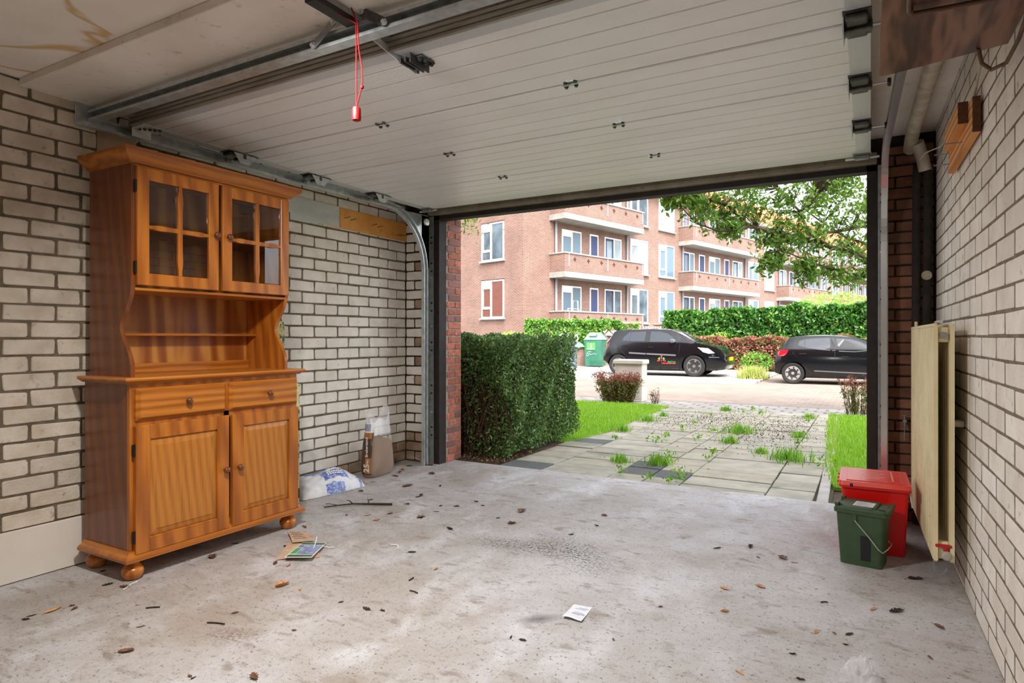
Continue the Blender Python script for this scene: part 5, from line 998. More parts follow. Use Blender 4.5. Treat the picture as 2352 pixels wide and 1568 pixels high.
for i, (x, y, s_, c) in enumerate(WEEDS):
    wv = thing('weed', '%s %s %s' % ('large' if s_ > 1.25 else 'small', 'grass tuft' if c else 'leafy weed', min([('at the threshold edge of the driveway', -1.6, 4.9), ('beside the dark driveway slabs', -1.7, 5.5), ('in the middle of the driveway', -1.5, 6.6), ('at the left edge of the driveway', -2.6, 7.4), ('along the left joint of the driveway', -2.0, 7.6), ('among the bud scales on the driveway', -1.2, 8.2), ('at the far end of the driveway', -1.6, 9.6), ('at the right edge of the driveway', -0.6, 6.2), ('far right on the driveway', -0.7, 8.6)], key=lambda q: (q[1]-x)**2+(q[2]-y)**2)[0]), 'weed', (x, y, -0.004), 0, 'weeds between the driveway slabs')
    if c: n = int(150*s_); a_ = NR.random(n)*6.28; r_ = np.abs(NR.normal(0, 0.05*s_, n)); blades('blades', np.stack([x+r_*np.cos(a_), y+1.3*r_*np.sin(a_), np.full(n, -0.006)], 1), 0.075*s_**0.5, [G['gr1'], G['wd']], wv, [0.5, 0.5], 0.005, 0.9)
    else: n = int(22*s_); a_ = NR.random(n)*6.28; r_ = np.abs(NR.normal(0, 0.045*s_, n)); foliage('leaves', np.stack([x+r_*np.cos(a_), y+1.4*r_*np.sin(a_), 0.012+0.05*NR.random(n)*s_], 1), 0.019, [G['gr1'], G['wd']], wv, [0.45, 0.55], 0.45, 0.2)
def shrub(name, label, c, rx, ry, h, n, cols, wts, stems, size, group=None, topred=None):
    t = thing(name, label, 'shrub', c, 0, group); rt = random.Random(int(abs(c[0]*100)+abs(c[1]*10))); sm = MB(); tips = []
    for i in range(stems):
        a_ = rt.uniform(0, 6.28); q = rt.random()**0.5; top = Vector((c[0]+rx*q*math.cos(a_), c[1]+ry*q*math.sin(a_), c[2]+h*rt.uniform(0.75, 1.08))); b = Vector((c[0]+rx*0.6*q*math.cos(a_), c[1]+ry*0.6*q*math.sin(a_), c[2])); md = (b+top)/2+Vector((rt.uniform(-.05, .05), rt.uniform(-.05, .05), 0))
        sm.tube([b, md, top], [0.007, 0.005, 0.002], 4); tips += [md.lerp(top, rt.random()) for _ in range(3)]+[b.lerp(md, rt.uniform(0.1, 1)) for _ in range(2)]
    sm.build('stems', M['twig'], t, kind='stuff', recalc=False)
    T = np.array([tuple(p) for p in tips]); P = T[NR.integers(0, len(T), n)]+NR.normal(0, 0.06*max(rx, 0.3), (n, 3)); P[:, 2] = np.clip(P[:, 2], c[2]+0.02, None)
    zr = (P[:, 2]-c[2])/h; mi = NR.choice(len(cols), n, p=wts)
    if topred is not None: mi = np.where(NR.random(n) < np.clip((zr-0.62)*3.0, 0, 0.8), topred, mi)
    foliage('foliage', P, size, cols, t, None, 0.5, 0.4, mi=mi); return t
SHC = [G['ol1'], G['ol2'], G['hd2'], G['red1']]
shrub('barberry_shrub', 'reddish tipped barberry shrub in front of the grey street cabinet', (-3.86, 10.62, -0.02), 0.46, 0.18, 0.50, 7500, SHC, [0.45, 0.3, 0.2, 0.05], 90, 0.018, topred=3)
shrub('barberry_shrub', 'small barberry shrub beside the right lawn', (-0.14, 10.62, -0.02), 0.28, 0.22, 0.55, 2200, SHC, [0.45, 0.3, 0.2, 0.05], 30, 0.016, topred=3)
shrub('barberry_shrub', 'sparse low barberry sprigs right of the grey street cabinet', (-3.22, 10.75, -0.02), 0.22, 0.1, 0.24, 160, SHC, [0.3, 0.3, 0.2, 0.2], 9, 0.015)
# grey street cabinet
M['cabgrey'] = mat('pale_grey_cabinet_paint', (218,214,206), (206,200,190), 4, 0.55)
ec = thing('street_cabinet', 'pale grey metal street utility cabinet behind the barberry', 'utility cabinet', (-3.80, 11.15, -0.03))
MB().box(-4.06, 11.0, -0.03, -3.555, 11.30, 0.64, b=0.008).build('body', M['cabgrey'], ec); MB().box(-4.09, 10.965, 0.64, -3.525, 11.335, 0.72, b=0.015).build('cap', M['cabgrey'], ec)
MB().box(-4.04, 10.994, 0.02, -3.575, 11.0, 0.62, b=0.002).build('door', M['cabgrey'], ec)
# street lamp (stands out of view beside the right wall, throws its shadow on the street)
lp = thing('street_lamp', 'tall slim street lamp beside the street', 'street lamp', (0.75, 10.9, -0.02))
MB().cyl((0.75, 10.9, -0.02), (0.75, 10.9, 4.9), 0.05, 12, r2=0.035).build('pole', M['galv_d'], lp); MB().box(0.2, 10.8, 4.9, 0.8, 11.1, 5.02, b=0.03).build('lamp_head', M['galv_d'], lp)
# ------------------------------------------------------------------ tree with overhanging branches
BR = [[(0.35, 10.9, 1.9), (-0.03, 10.55, 2.2), (-0.19, 10.46, 2.35), (-0.3, 10.28, 2.4), (-0.47, 10.07, 2.39), (-0.61, 9.99, 2.47), (-0.71, 9.94, 2.53), (-0.93, 9.7, 2.52), (-1.09, 9.49, 2.54), (-1.36, 9.23, 2.62), (-1.51, 9.03, 2.68), (-1.6, 8.86, 2.83), (-1.68, 8.81, 2.91), (-1.86, 8.6, 2.93), (-2.02, 8.39, 2.97)],
  [(0.4, 11.2, 2.7), (-0.04, 10.77, 2.79), (-0.25, 10.54, 2.72), (-0.42, 10.33, 2.66), (-0.6, 10.12, 2.62), (-0.71, 9.94, 2.53)], [(-0.71, 9.94, 2.55), (-0.81, 10.0, 2.71), (-0.89, 10.07, 2.94), (-1.0, 10.12, 3.08), (-1.1, 10.18, 3.21), (-1.2, 10.23, 3.35)],
  [(-0.89, 10.07, 2.94), (-0.8, 10.35, 3.14), (-0.73, 10.62, 3.33)], [(-1.36, 9.23, 2.62), (-1.45, 9.06, 2.62), (-1.55, 8.77, 2.54), (-1.73, 8.56, 2.51), (-1.85, 8.37, 2.55), (-1.97, 8.31, 2.6), (-2.1, 8.12, 2.78)],
  [(0.6, 11.2, 1.9), (-0.07, 10.3, 1.98), (-0.47, 9.96, 2.09), (-0.7, 9.83, 2.16), (-1.03, 9.53, 2.31)], [(0.5, 11.4, 2.5), (-0.05, 11.23, 2.57), (-0.33, 11.19, 2.68), (-0.66, 11.12, 2.93), (-0.92, 11.08, 3.16)], [(-1.86, 8.6, 2.93), (-2.08, 8.25, 2.98), (-2.26, 8.03, 2.92)]]
BW = [0.045, 0.04, 0.026, 0.02, 0.02, 0.022, 0.026, 0.012]
BL = [(-0.55, 10.26, 3.05, 0.69), (-0.22, 10.45, 2.48, 0.63), (-1.09, 9.84, 2.96, 0.56), (-1.58, 9.22, 2.96, 0.42), (-1.88, 8.7, 2.78, 0.35), (-2.08, 8.36, 2.89, 0.26), (-0.81, 9.88, 2.39, 0.5), (-1.17, 9.56, 2.43, 0.36), (-1.26, 9.4, 2.12, 0.22), (-0.8, 9.77, 2.02, 0.22), (-0.32, 10.16, 1.99, 0.32), (-0.06, 10.88, 3.24, 0.65), (-1.68, 8.82, 2.55, 0.22), (-2.23, 8.16, 2.86, 0.14), (-0.59, 10.93, 3.64, 0.67), (-1.57, 9.91, 3.41, 0.45), (0.45, 11.17, 2.78, 0.85), (0.59, 11.59, 3.64, 0.87), (-0.12, 11.19, 3.91, 0.74)]
TR = thing('tree', 'broad leafed tree whose branches overhang the driveway', 'tree', (1.1, 11.6, 0))
M['barkt'] = mat('grey_brown_bark', (92,78,62), (70,58,46), 14, 0.9, bump=0.4, bsc=40)
MB().tube([(1.15, 11.7, -0.1), (1.1, 11.6, 0.8), (0.85, 11.4, 1.5), (0.5, 11.15, 2.2), (0.35, 11.1, 3.0), (0.3, 11.2, 4.2)], [0.16, 0.14, 0.12, 0.10, 0.08, 0.05], 12).build('trunk', M['barkt'], TR, smooth=True)
for pts, w_ in zip(BR, BW): MB().tube(pts, [w_*(1-0.65*i/(len(pts)-1)) for i in range(len(pts))], 7).build('branch', M['barkt'], TR, smooth=True)
sm = MB(); LP = []; rt = random.Random(8); nodes = [Vector(p) for b in BR for p in b]
for (x, y, z, r_) in BL:
    c = Vector((x, y, z)); n = int(20+78*r_)
    for i in range(n):
        d_ = Vector((rt.gauss(0, 1), rt.gauss(0, 1), rt.gauss(0, 0.8))).normalized()*r_*rt.random()**0.45; tip = c+d_; src = min(nodes, key=lambda q: (q-tip).length_squared+rt.random()*0.05)
        md = src.lerp(tip, 0.55)+Vector((rt.uniform(-.05, .05), rt.uniform(-.05, .05), rt.uniform(0, .08))); sm.tube([src, md, tip], [0.006, 0.004, 0.0015], 4, caps=False)
        for k in range(9): LP.append(md.lerp(tip, rt.random()*1.05)+Vector((rt.gauss(0, .035), rt.gauss(0, .035), rt.gauss(0, .035))))
sm.build('twigs', M['barkt'], TR, kind='stuff', recalc=False)
LP = np.array([tuple(p) for p in LP]); near = np.argsort(np.hypot(LP[:, 0], LP[:, 1]))
foliage('foliage', LP[near[260:]], 0.044, [G['tr1'], G['tr2'], G['tr3']], TR, [0.4, 0.4, 0.2], 0.42, 0.0)
lmes = []
for k in range(6):
    V, F = leafcloud(np.zeros((1, 3)), 0.042, 0.42, 0.0); lmes.append(npmesh('leaf', V, F, [G[('tr1', 'tr2', 'tr3')[k % 3]]]))
for i in near[:260]: inst('leaf', R.choice(lmes), TR, Vector(LP[i])-TR.location, (0, 0, R.uniform(0, 6.28)))
T2 = thing('young_tree', 'slender tree with a few leaves hanging by the brick pier', 'tree', (-5.2, 7.0, 0))
MB().tube([(-5.2, 7.0, -0.05), (-5.1, 6.9, 1.2), (-4.9, 6.75, 2.4), (-4.6, 6.5, 3.2)], [0.05, 0.045, 0.03, 0.012], 8).tube([(-4.8, 6.65, 2.75), (-4.45, 6.45, 2.72), (-4.15, 6.28, 2.52)], [0.018, 0.01, 0.003], 6).build('trunk', M['barkt'], T2)
foliage('foliage', np.concatenate([NR.normal((-4.14, 6.27, 2.50), (0.07, 0.07, 0.09), (90, 3)), NR.normal((-4.9, 6.75, 3.3), (0.5, 0.5, 0.35), (1200, 3))]), 0.03, [G['br1'], G['tr3'], G['gr3']], T2, [0.4, 0.3, 0.3], 0.4, -0.2)
# ------------------------------------------------------------------ across the street: hedges, wall, containers
def wallhedge(name, label, a, b, z0, z1, th, n, size, mats, wts, cat='hedge', core=True, depth=0.12):
    a = Vector((*a, 0)); b = Vector((*b, 0)); d = b-a; ln = d.length; rz = math.atan2(d.y, d.x); t = thing(name, label, cat, a, rz); t['_local'] = 1
    P = boxshell(0, ln, -th/2, th/2, z0, z1, n, depth, 'xyXZ'); P[:, 2] += 0.05*np.sin(P[:, 0]*2.3)+0.04*np.sin(P[:, 0]*5.1+1)
    foliage('foliage', P, size, mats, t, wts, 0.55, 0.2)
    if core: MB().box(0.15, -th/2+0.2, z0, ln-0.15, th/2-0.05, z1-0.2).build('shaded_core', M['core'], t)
    return t
wallhedge('ivy_hedge', 'tall glossy green ivy hedge behind the parked cars', (-7.75, 27.7), (3.0, 22.3), -0.09, 2.22, 0.7, 30000, 0.085, [G['iv1'], G['iv2'], G['iv3']], [0.5, 0.33, 0.17])
wallhedge('barberry_hedge', 'clipped reddish barberry hedge in front of the ivy hedge', (-6.35, 26.0), (2.5, 21.6), -0.09, 1.12, 0.55, 20000, 0.05, [G['red1'], G['red2'], G['red3'], G['iv2']], [0.36, 0.3, 0.2, 0.14])
def blob(name, label, c, r, n, size, mats, wts, stem=True, cat='shrub', group=None):
    t = thing(name, label, cat, (c[0], c[1], -0.09), 0, group); d = NR.normal(size=(n, 3)); d /= np.linalg.norm(d, axis=1)[:, None]; q = NR.random(n)**0.3
    P = np.array(c)+d*q[:, None]*np.array(r); P[:, 2] = np.clip(P[:, 2], -0.07, None); foliage('foliage', P, size, mats, t, wts, 0.5, 0.3)
    MB().tube([(c[0], c[1], -0.1), (c[0]+0.05, c[1], c[2]*0.6), (c[0], c[1]+0.05, c[2])], [0.06, 0.045, 0.015], 6).build('stem', M['twig'], t); return t
blob('leafy_shrub', 'pale green leafy shrub showing above the ivy hedge', (-1.4, 31.2, 1.9), (2.2, 1.6, 1.25), 4500, 0.07, [G['br1'], G['br2']], [0.5, 0.5])
blob('leafy_shrub', 'pale green shrub at the right end above the ivy hedge', (3.2, 30.2, 2.0), (2.2, 1.6, 1.2), 3500, 0.07, [G['br1'], G['br2']], [0.5, 0.5])
blob('leafy_shrub', 'low bright green shrub between ivy and barberry hedges', (-5.1, 25.87, 0.85), (0.8, 0.2, 0.5), 900, 0.06, [G['br1'], G['br2']], [0.5, 0.5])
blob('leafy_shrub', 'bright green shrubs rising behind the box hedge', (-12.4, 21.9, 0.75), (1.3, 0.9, 0.62), 2600, 0.05, [G['gr1'], G['br1'], G['gr3']], [0.4, 0.35, 0.25])
blob('leafy_shrub', 'low green shrub at the foot of the barberry hedge beside the car', (-3.5, 23.6, 0.25), (0.6, 0.35, 0.4), 700, 0.045, [G['iv2'], G['br1']], [0.5, 0.5])
tf = thing('ornamental_grass', 'pale feathery ornamental grass clump between the cars', 'grass', (-3.05, 19.9, -0.1))
n = 1300; a_ = NR.random(n)*6.28; r_ = np.clip(np.abs(NR.normal(0, 0.2, n)), 0, 0.36); blades('blades', np.stack([-3.05+r_*np.cos(a_)*1.2, 19.9+r_*np.sin(a_), np.full(n, -0.1)], 1), 0.36, [G['straw'], G['wd'], G['gr3']], tf, [0.72, 0.14, 0.14], 0.010, 1.1)
# ivy covered garden wall with trellis
IW0 = Vector((-12.78, 23.79, 0)); IW1 = Vector((-8.75, 26.73, 0)); iwd = IW1-IW0; irz = math.atan2(iwd.y, iwd.x); iwl = iwd.length
M['gwall'] = brickmat('old_garden_brick', (158,128,110), (132,104,92), (150,140,128), 0.22, 0.065, coords='xz', obj=True)
M['greywood'] = mat('weathered_grey_timber', (150,136,122), (124,110,98), 20, 0.85)
GW = thing('garden_wall', 'low brick garden wall with ivy and timber trellis', 'garden wall', (IW0.x, IW0.y, -0.09), irz); GW['_local'] = 1
MB().box(0, -0.11, 0, iwl-0.75, 0.11, 0.95).build('wall', M['gwall'], GW); MB().box(iwl-0.75, -0.16, 0, iwl, 0.16, 1.78).box(iwl-0.85, -0.2, 1.78, iwl+0.06, 0.2, 1.90, b=0.02).build('pier', M['gwall'], GW)
for i in range(9):
    x0 = 0.1+i*0.42
    for s_ in (-1, 1):
        u0, u1 = (x0, x0+0.75) if s_ > 0 else (x0+0.75, x0); p = Vector((u0, -0.02*s_, 0.95)); q = Vector((u1, -0.02*s_, 1.72)); d_ = (q-p).normalized(); k = Vector((-d_.z, 0, d_.x))*0.025; yv = Vector((0, 0.012, 0))
        if max(u0, u1) > iwl-0.7: continue
        MB().add([p-k-yv, p+k-yv, q+k-yv, q-k-yv, p-k+yv, p+k+yv, q+k+yv, q-k+yv], [(0, 1, 2, 3), (7, 6, 5, 4), (0, 1, 5, 4), (1, 2, 6, 5), (2, 3, 7, 6), (3, 0, 4, 7)]).build('trellis_slat', M['greywood'], GW)
MB().box(0, -0.03, 1.70, iwl-0.75, 0.03, 1.78).build('trellis_rail', M['greywood'], GW)
P = np.concatenate([boxshell(0.0, iwl-0.9, -0.28, 0.28, 1.55, 1.98, 5200, 0.10, 'xyXZ'), boxshell(0.0, 2.6, -0.26, 0.26, 0.75, 1.6, 3600, 0.10, 'xyX'), boxshell(2.6, 3.3, -0.26, 0.26, 1.15, 1.6, 700, 0.10, 'yX'), boxshell(iwl-0.9, iwl-0.1, -0.24, 0.1, 1.45, 1.85, 420, 0.06, 'xyX')])
P = P[NR.random(len(P)) < 0.9]; foliage('ivy', P, 0.062, [G['iv2'], G['br1'], G['iv1'], G['iv3']], GW, [0.3, 0.25, 0.2, 0.25], 0.6, 0.1)
gt = thing('picket_gate', 'small white picket gate in the garden wall', 'gate', (-8.70, 26.98, -0.09), irz); gt['_local'] = 1
for i in range(8): MB().box(0.02+i*0.11, -0.012, 0.3, 0.075+i*0.11, 0.012, 1.70, b=0.004).build('picket', M['white_p'], gt)
MB().box(0, 0.012, 1.5, 0.92, 0.04, 1.60).build('gate_rail', M['white_p'], gt); MB().box(0, 0.012, 0.5, 0.92, 0.04, 0.60).build('gate_rail', M['white_p'], gt)
tag(MB().box(-8.35, 27.55, -0.09, -7.95, 27.95, 1.66).box(-8.40, 27.5, 1.66, -7.9, 28.0, 1.76, b=0.02).build('brick_pier', M['gwall'], org=(-8.15, 27.75, -0.09)), 'short brick gate pier at the end of the ivy hedge', 'pier')
# green recycling container
M['gcont'] = mat('faded_green_container', (40,98,78), (58,116,94), 3, 0.5); M['gcont_l'] = mat('pale_green_roof', (108,152,134), (126,168,150), 3, 0.5)
M['stk'] = mat('bright_green_sticker', (84,206,74), None, rough=0.5)
GB = thing('recycling_container', 'green glass recycling container beside the ivy wall', 'container', (-9.93, 24.85, -0.05), math.radians(6)); GB['_local'] = 1
MB().add([(-0.43, -0.36, 0), (0.26, -0.36, 0), (0.26, 0.30, 0), (-0.43, 0.30, 0), (-0.47, -0.42, 1.08), (0.29, -0.42, 1.08), (0.29, 0.35, 1.08), (-0.47, 0.35, 1.08)], [(0, 1, 2, 3), (4, 5, 6, 7), (0, 1, 5, 4), (1, 2, 6, 5), (2, 3, 7, 6), (3, 0, 4, 7)]).build('body', M['gcont'], GB)
MB().add([(-0.49, -0.44, 1.081), (0.31, -0.44, 1.081), (0.31, 0.37, 1.081), (-0.49, 0.37, 1.081), (-0.3, -0.18, 1.38), (0.12, -0.18, 1.38), (0.12, 0.12, 1.38), (-0.3, 0.12, 1.38)], [(0, 1, 2, 3), (4, 5, 6, 7), (0, 1, 5, 4), (1, 2, 6, 5), (2, 3, 7, 6), (3, 0, 4, 7)]).build('roof', M['gcont_l'], GB)
MB().box(-0.26, -0.38, 1.19, 0.06, -0.22, 1.31, b=0.01).build('slot_hood', M['gcont'], GB); MB().box(-0.24, -0.39, 1.25, 0.03, -0.3, 1.325, b=0.01).build('hood_flap', M['white_p'], GB)
MB().box(-0.36, -0.4215, 0.66, 0.0, -0.402, 0.96).build('sticker', M['stk'], GB)
MB().box(-0.21, -0.424, 0.76, -0.14, -0.42, 0.88).box(-0.195, -0.424, 0.88, -0.165, -0.42, 0.93).box(-0.33, -0.424, 0.69, -0.03, -0.42, 0.72).build('sticker_print', M['white_p'], GB)
MB().tube([(-0.16, -0.40, 0.58), (-0.28, -0.40, 0.60), (-0.36, -0.395, 0.50), (-0.38, -0.39, 0.40), (-0.30, -0.392, 0.42), (-0.26, -0.395, 0.52), (-0.2, -0.395, 0.46), (-0.06, -0.40, 0.50), (0.05, -0.40, 0.48)], 0.007, 5).build('graffiti', M['white_p'], GB)
M['steelb'] = mat('blue_grey_steel', (124,136,150), None, rough=0.4, metal=0.4)
GRC = thing('litter_container', 'grey domed container with three hooks behind the box hedge', 'container', (-10.5, 22.9, -0.1))
MB().cyl((-10.5, 22.9, -0.1), (-10.5, 22.9, 0.75), 0.45, 20).build('body', M['steelb'], GRC, smooth=True)
MB().prism([(-0.62+1.24*k/12, 0.75+0.27*math.sin(PI*k/12)**0.6) for k in range(13)], -0.45, 0.45, 'y', M=Matrix.Translation((-10.5, 22.9, 0))).build('dome', M['steelb'], GRC)
for i in range(3): MB().tube([(-10.72+i*0.34+0.07*math.cos(a), 22.85, 1.10+0.12*math.sin(a)) for a in [2*PI*k/14 for k in range(15)]], 0.025, 6).build('lifting_ring', M['white_p'], GRC)

# ------------------------------------------------------------------ apartment building
M['abrick'] = brickmat('pale_red_facade_brick', (128,88,74), (106,72,62), (146,132,122), 0.21, 0.0625, coords='xz', obj=True, ms=0.16)
M['aconc'] = mat('pale_concrete', (154,152,145), (138,136,129), 3, 0.8); M['awhite'] = mat('white_window_paint', (240,240,238), None, rough=0.45)
M['apane'] = mat('window_glass_bright', (92,112,126), None, rough=0.06, spec=0.4); M['apane_d'] = mat('window_glass_dark', (52,64,72), (92,106,114), 1.5, 0.06, spec=0.4); M['apane_c'] = mat('window_with_white_blind', (150,162,170), (120,136,146), 1.2, 0.12, spec=0.4)
M['apane_r'] = mat('window_with_brown_blind', (112,66,52), (98,56,44), 3, 0.3, stretch=(1, 1, 12))
M['adoor'] = mat('dark_blue_door', (52,62,104), (44,52,90), 6, 0.5, stretch=(14, 14, 0.3)); M['atile'] = mat('orange_roof_tiles', (208,108,64), (182,88,52), 5, 0.8); M['ahole'] = mat('dark_red_ornament', (72,38,32), None, rough=0.9); M['pipe_g'] = mat('grey_downpipe', (140,146,152), None, rough=0.5); M['blindred'] = mat('red_door_paint', (196,60,56), None, rough=0.5)
brz = math.atan2(0.964, 0.266); Z0 = -0.09
AB = thing('apartment_building', 'three storey red brick apartment building across the street', 'building', (-13.62, 27.77, Z0), brz); AB['_local'] = 1
XE = 66.0
MB().box(-1.85, 0, 0, XE, 9, 9.78).build('walls', M['abrick'], AB)
MB().prism([(-0.55, 9.70), (-0.55, 9.84), (4.5, 13.2), (9.55, 9.84), (9.55, 9.70)], -2.1, XE, 'x').build('roof', M['atile'], AB)
MB().box(-1.95, -0.5, 9.62, XE, 0, 9.72).build('eaves', M['awhite'], AB)
ro = random.Random(4)
def window(x0, x1, z0, z1, style, side='f'):
    # z in world metres; front windows sit 4 cm behind the wall face in a reveal built proud of the wall
    z0 -= Z0; z1 -= Z0
    def bx(mb, a, b_, c, d, e, f_):   # a..b along the wall, c..d depth (negative = outwards)
        return mb.box(a, c, e, b_, d, f_) if side == 'f' else mb.box(-1.85+c, a, e, -1.85+d, b_, f_)
    t = 0.07; fm = MB(); bx(fm, x0, x0+t, -0.04, 0.02, z0, z1); bx(fm, x1-t, x1, -0.04, 0.02, z0, z1); bx(fm, x0+t, x1-t, -0.04, 0.02, z0, z0+t); bx(fm, x0+t, x1-t, -0.04, 0.02, z1-t, z1)
    panes = []
    if style == 'big':
        xm = x0+(x1-x0)*0.46; zt = z1-0.38; zb = z0+0.45
        bx(fm, xm-0.05, xm+0.05, -0.045, 0.02, z0+t, z1-t); bx(fm, x0+t, xm-0.05, -0.06, 0.02, zt, z1-t); bx(fm, x0+t, xm-0.05, -0.045, 0.02, zb-0.06, zb+0.06); bx(fm, x0+t, x0+t+0.07, -0.045, 0.02, zb, zt); bx(fm, xm-0.12, xm-0.05, -0.045, 0.02, zb, zt)
        panes = [(x0+t, xm-0.05, zb, zt), (x0+t, xm-0.05, z0+t, zb), (xm+0.05, x1-t, z0+t, z1-t)]
    elif style == 'gable':
        xm = x0+(x1-x0)*0.56; zt = z1-0.42; zb = z0+0.5; bx(fm, xm-0.05, xm+0.05, -0.045, 0.02, z0+t, z1-t); bx(fm, xm+0.05, x1-t, -0.06, 0.02, zt, z1-t); bx(fm, xm+0.05, x1-t, -0.045, 0.02, zb-0.06, zb+0.06); bx(fm, x1-t-0.08, x1-t, -0.045, 0.02, zb, zt)
        panes = [(xm+0.05, x1-t, zb, zt), (xm+0.05, x1-t, z0+t, zb), (x0+t, xm-0.05, z0+t, z1-t)]
    elif style == 'two':
        xm = (x0+x1)/2; bx(fm, xm-0.05, xm+0.05, -0.045, 0.02, z0+t, z1-t); bx(fm, x0+t, xm-0.05, -0.05, 0.02, z1-0.34, z1-t); panes = [(x0+t, xm-0.05, z0+t, z1-0.34), (xm+0.05, x1-t, z0+t, z1-t)]
    elif style == 'doorwin':
        xm = x0+(x1-x0)*0.55; bx(fm, xm-0.05, xm+0.05, -0.045, 0.02, z0+t, z1-t); panes = [(xm+0.05, x1-t, z0+0.6, z1-t)]; bx(fm, xm+0.05, x1-t, -0.045, 0.02, z0+t, z0+0.6)
    w_ = fm.build('window', M['awhite'], AB)
    if style == 'doorwin':
        dm = MB(); a0, a1, b0, b1 = x0+t, xm-0.05, z0+t, z1-t
        bx(dm, a0, a0+0.12, -0.03, 0.02, b0, b1); bx(dm, a1-0.12, a1, -0.03, 0.02, b0, b1); bx(dm, a0, a1, -0.03, 0.02, b1-0.12, b1); bx(dm, a0, a1, -0.03, 0.02, b0, b0+0.2); dm.build('door_leaf', M['adoor'] if ro.random() < 0.85 else M['blindred'], w_); panes.append((a0+0.12, a1-0.12, b0+0.2, b1-0.12))
    k = ro.choice(['apane', 'apane', 'apane_c', 'apane_d'])
    if side == 'g': k = 'apane_r' if z0 < 3 else 'apane_d'
    for (a, b_, c, d) in panes: bx(MB(), a, b_, -0.015, 0.015, c, d).build('pane', M[k], w_)
    if style in ('big', 'gable'): bx(MB(), x0-0.08, x1+0.08, -0.14, 0.0, z0-0.07, z0).build('sill', M['pipe_g'] if side == 'g' else M['aconc'], w_)
def bdoor(x0, x1, z0, z1):
    z0 -= Z0; z1 -= Z0; f_ = MB().box(x0, -0.04, z0, x0+0.07, 0.02, z1).box(x1-0.07, -0.04, z0, x1, 0.02, z1).box(x0+0.07, -0.04, z1-0.08, x1-0.07, 0.02, z1).build('door_frame', M['awhite'], AB)
    MB().box(x0+0.07, -0.02, z0, x1-0.07, 0.015, z1-0.08).build('door_leaf', M['adoor'], f_)
def balcony(x0, x1, zb, n, slab=True):
    zb -= Z0; s_ = MB().box(x0, -1.0, zb, x1, 0.0, zb+0.26).build('balcony', M['aconc'], AB)
    MB().box(x0+0.01, -0.985, zb+0.26, x1-0.01, -0.86, zb+1.13).build('parapet', M['abrick'], s_)
    for xa, xb in ((x0+0.01, x0+0.13), (x1-0.13, x1-0.01)): MB().box(xa, -0.86, zb+0.26, xb, 0.0, zb+1.13).build('parapet_return', M['abrick'], s_)
    MB().box(x0-0.03, -1.03, zb+1.13, x1+0.03, -0.82, zb+1.20).build('coping', M['aconc'], s_); MB().box(x0-0.03, -0.82, zb+1.13, x0+0.17, 0, zb+1.20).build('coping', M['aconc'], s_)
    for i in range(n):
        xc = x0+(x1-x0)*(i+0.7)/(n+0.3); zc = zb+0.88; MB().box(xc-0.035, -0.995, zc-0.11, xc+0.035, -0.984, zc+0.11).box(xc-0.11, -0.9945, zc-0.035, xc+0.11, -0.984, zc+0.035).build('cross_opening', M['ahole'], s_)
    for q in (0.04, 0.5, 0.97): MB().box(x0+(x1-x0)*q, -1.02, zb+0.5, x0+(x1-x0)*q+0.05, -0.985, zb+1.16).build('planter_hook', M['pipe_g'], s_)
FL = (1.95, 4.75, 7.55)
for fi, wb_ in enumerate(FL):
    wt = wb_+1.95; sb = wb_-0.75+0.02; db = sb+0.27
    window(0.92, 2.44, wb_+0.3, wt-0.18, 'two'); bdoor(3.16, 3.87, db, wt-0.18); window(4.44, 5.96, db, wt-0.18, 'doorwin'); window(6.84, 8.61, wb_, wt, 'big'); window(9.82, 11.55, wb_, wt, 'big')
    balcony(0.0, 6.72, sb, 6)
    window(1.25, 2.83, wb_+0.12, wt+0.02, 'gable', 'g')
    MB().box(-1.85-0.06, 1.2, wb_+0.12-Z0+1.88, -1.85+0.0, 2.88, wb_+0.12-Z0+1.90).build('window_head', M['abrick'], AB)
    for off in (0, 14.8, 29.6):
        if off == 29.6 and fi == 0: continue
        window(12.6+off, 14.0+off, db, wt-0.18, 'doorwin'); bdoor(14.62+off, 15.37+off, db, wt-0.18); window(15.96+off, 17.49+off, wb_+0.3, wt-0.18, 'two'); bdoor(18.12+off, 18.83+off, db, wt-0.18); window(19.36+off, 20.86+off, db, wt-0.18, 'doorwin'); window(21.85+off, 23.54+off, wb_, wt, 'big'); window(24.7+off, 26.4+off, wb_, wt, 'big')
        balcony(12.1+off, 21.6+off, sb, 8)
for x in (0.42, 6.46, 12.5, 21.28, 27.3, 36.1): MB().cyl((x, -0.08, 0), (x, -0.08, 9.6), 0.06, 8).build('downpipe', M['pipe_g'], AB)
ap = bpy.data.objects
sp = thing('balcony_chair', 'white folding chair on the ground floor balcony', 'chair', (-13.2+0.35, 27.5+1.3, 1.3)); 
MB().tube([(-12.9, 28.9, 1.4), (-12.85, 28.85, 2.95), (-12.7, 29.1, 2.95), (-12.65, 29.15, 1.4)], 0.03, 6).tube([(-13.0, 28.6, 1.4), (-13.0, 28.6, 2.55), (-12.75, 29.3, 2.55), (-12.7, 29.3, 1.4)], 0.03, 6).build('frame', M['white_p'], sp); MB().box(-13.0, 28.7, 1.85, -12.75, 29.2, 1.9).build('seat', M['white_p'], sp)
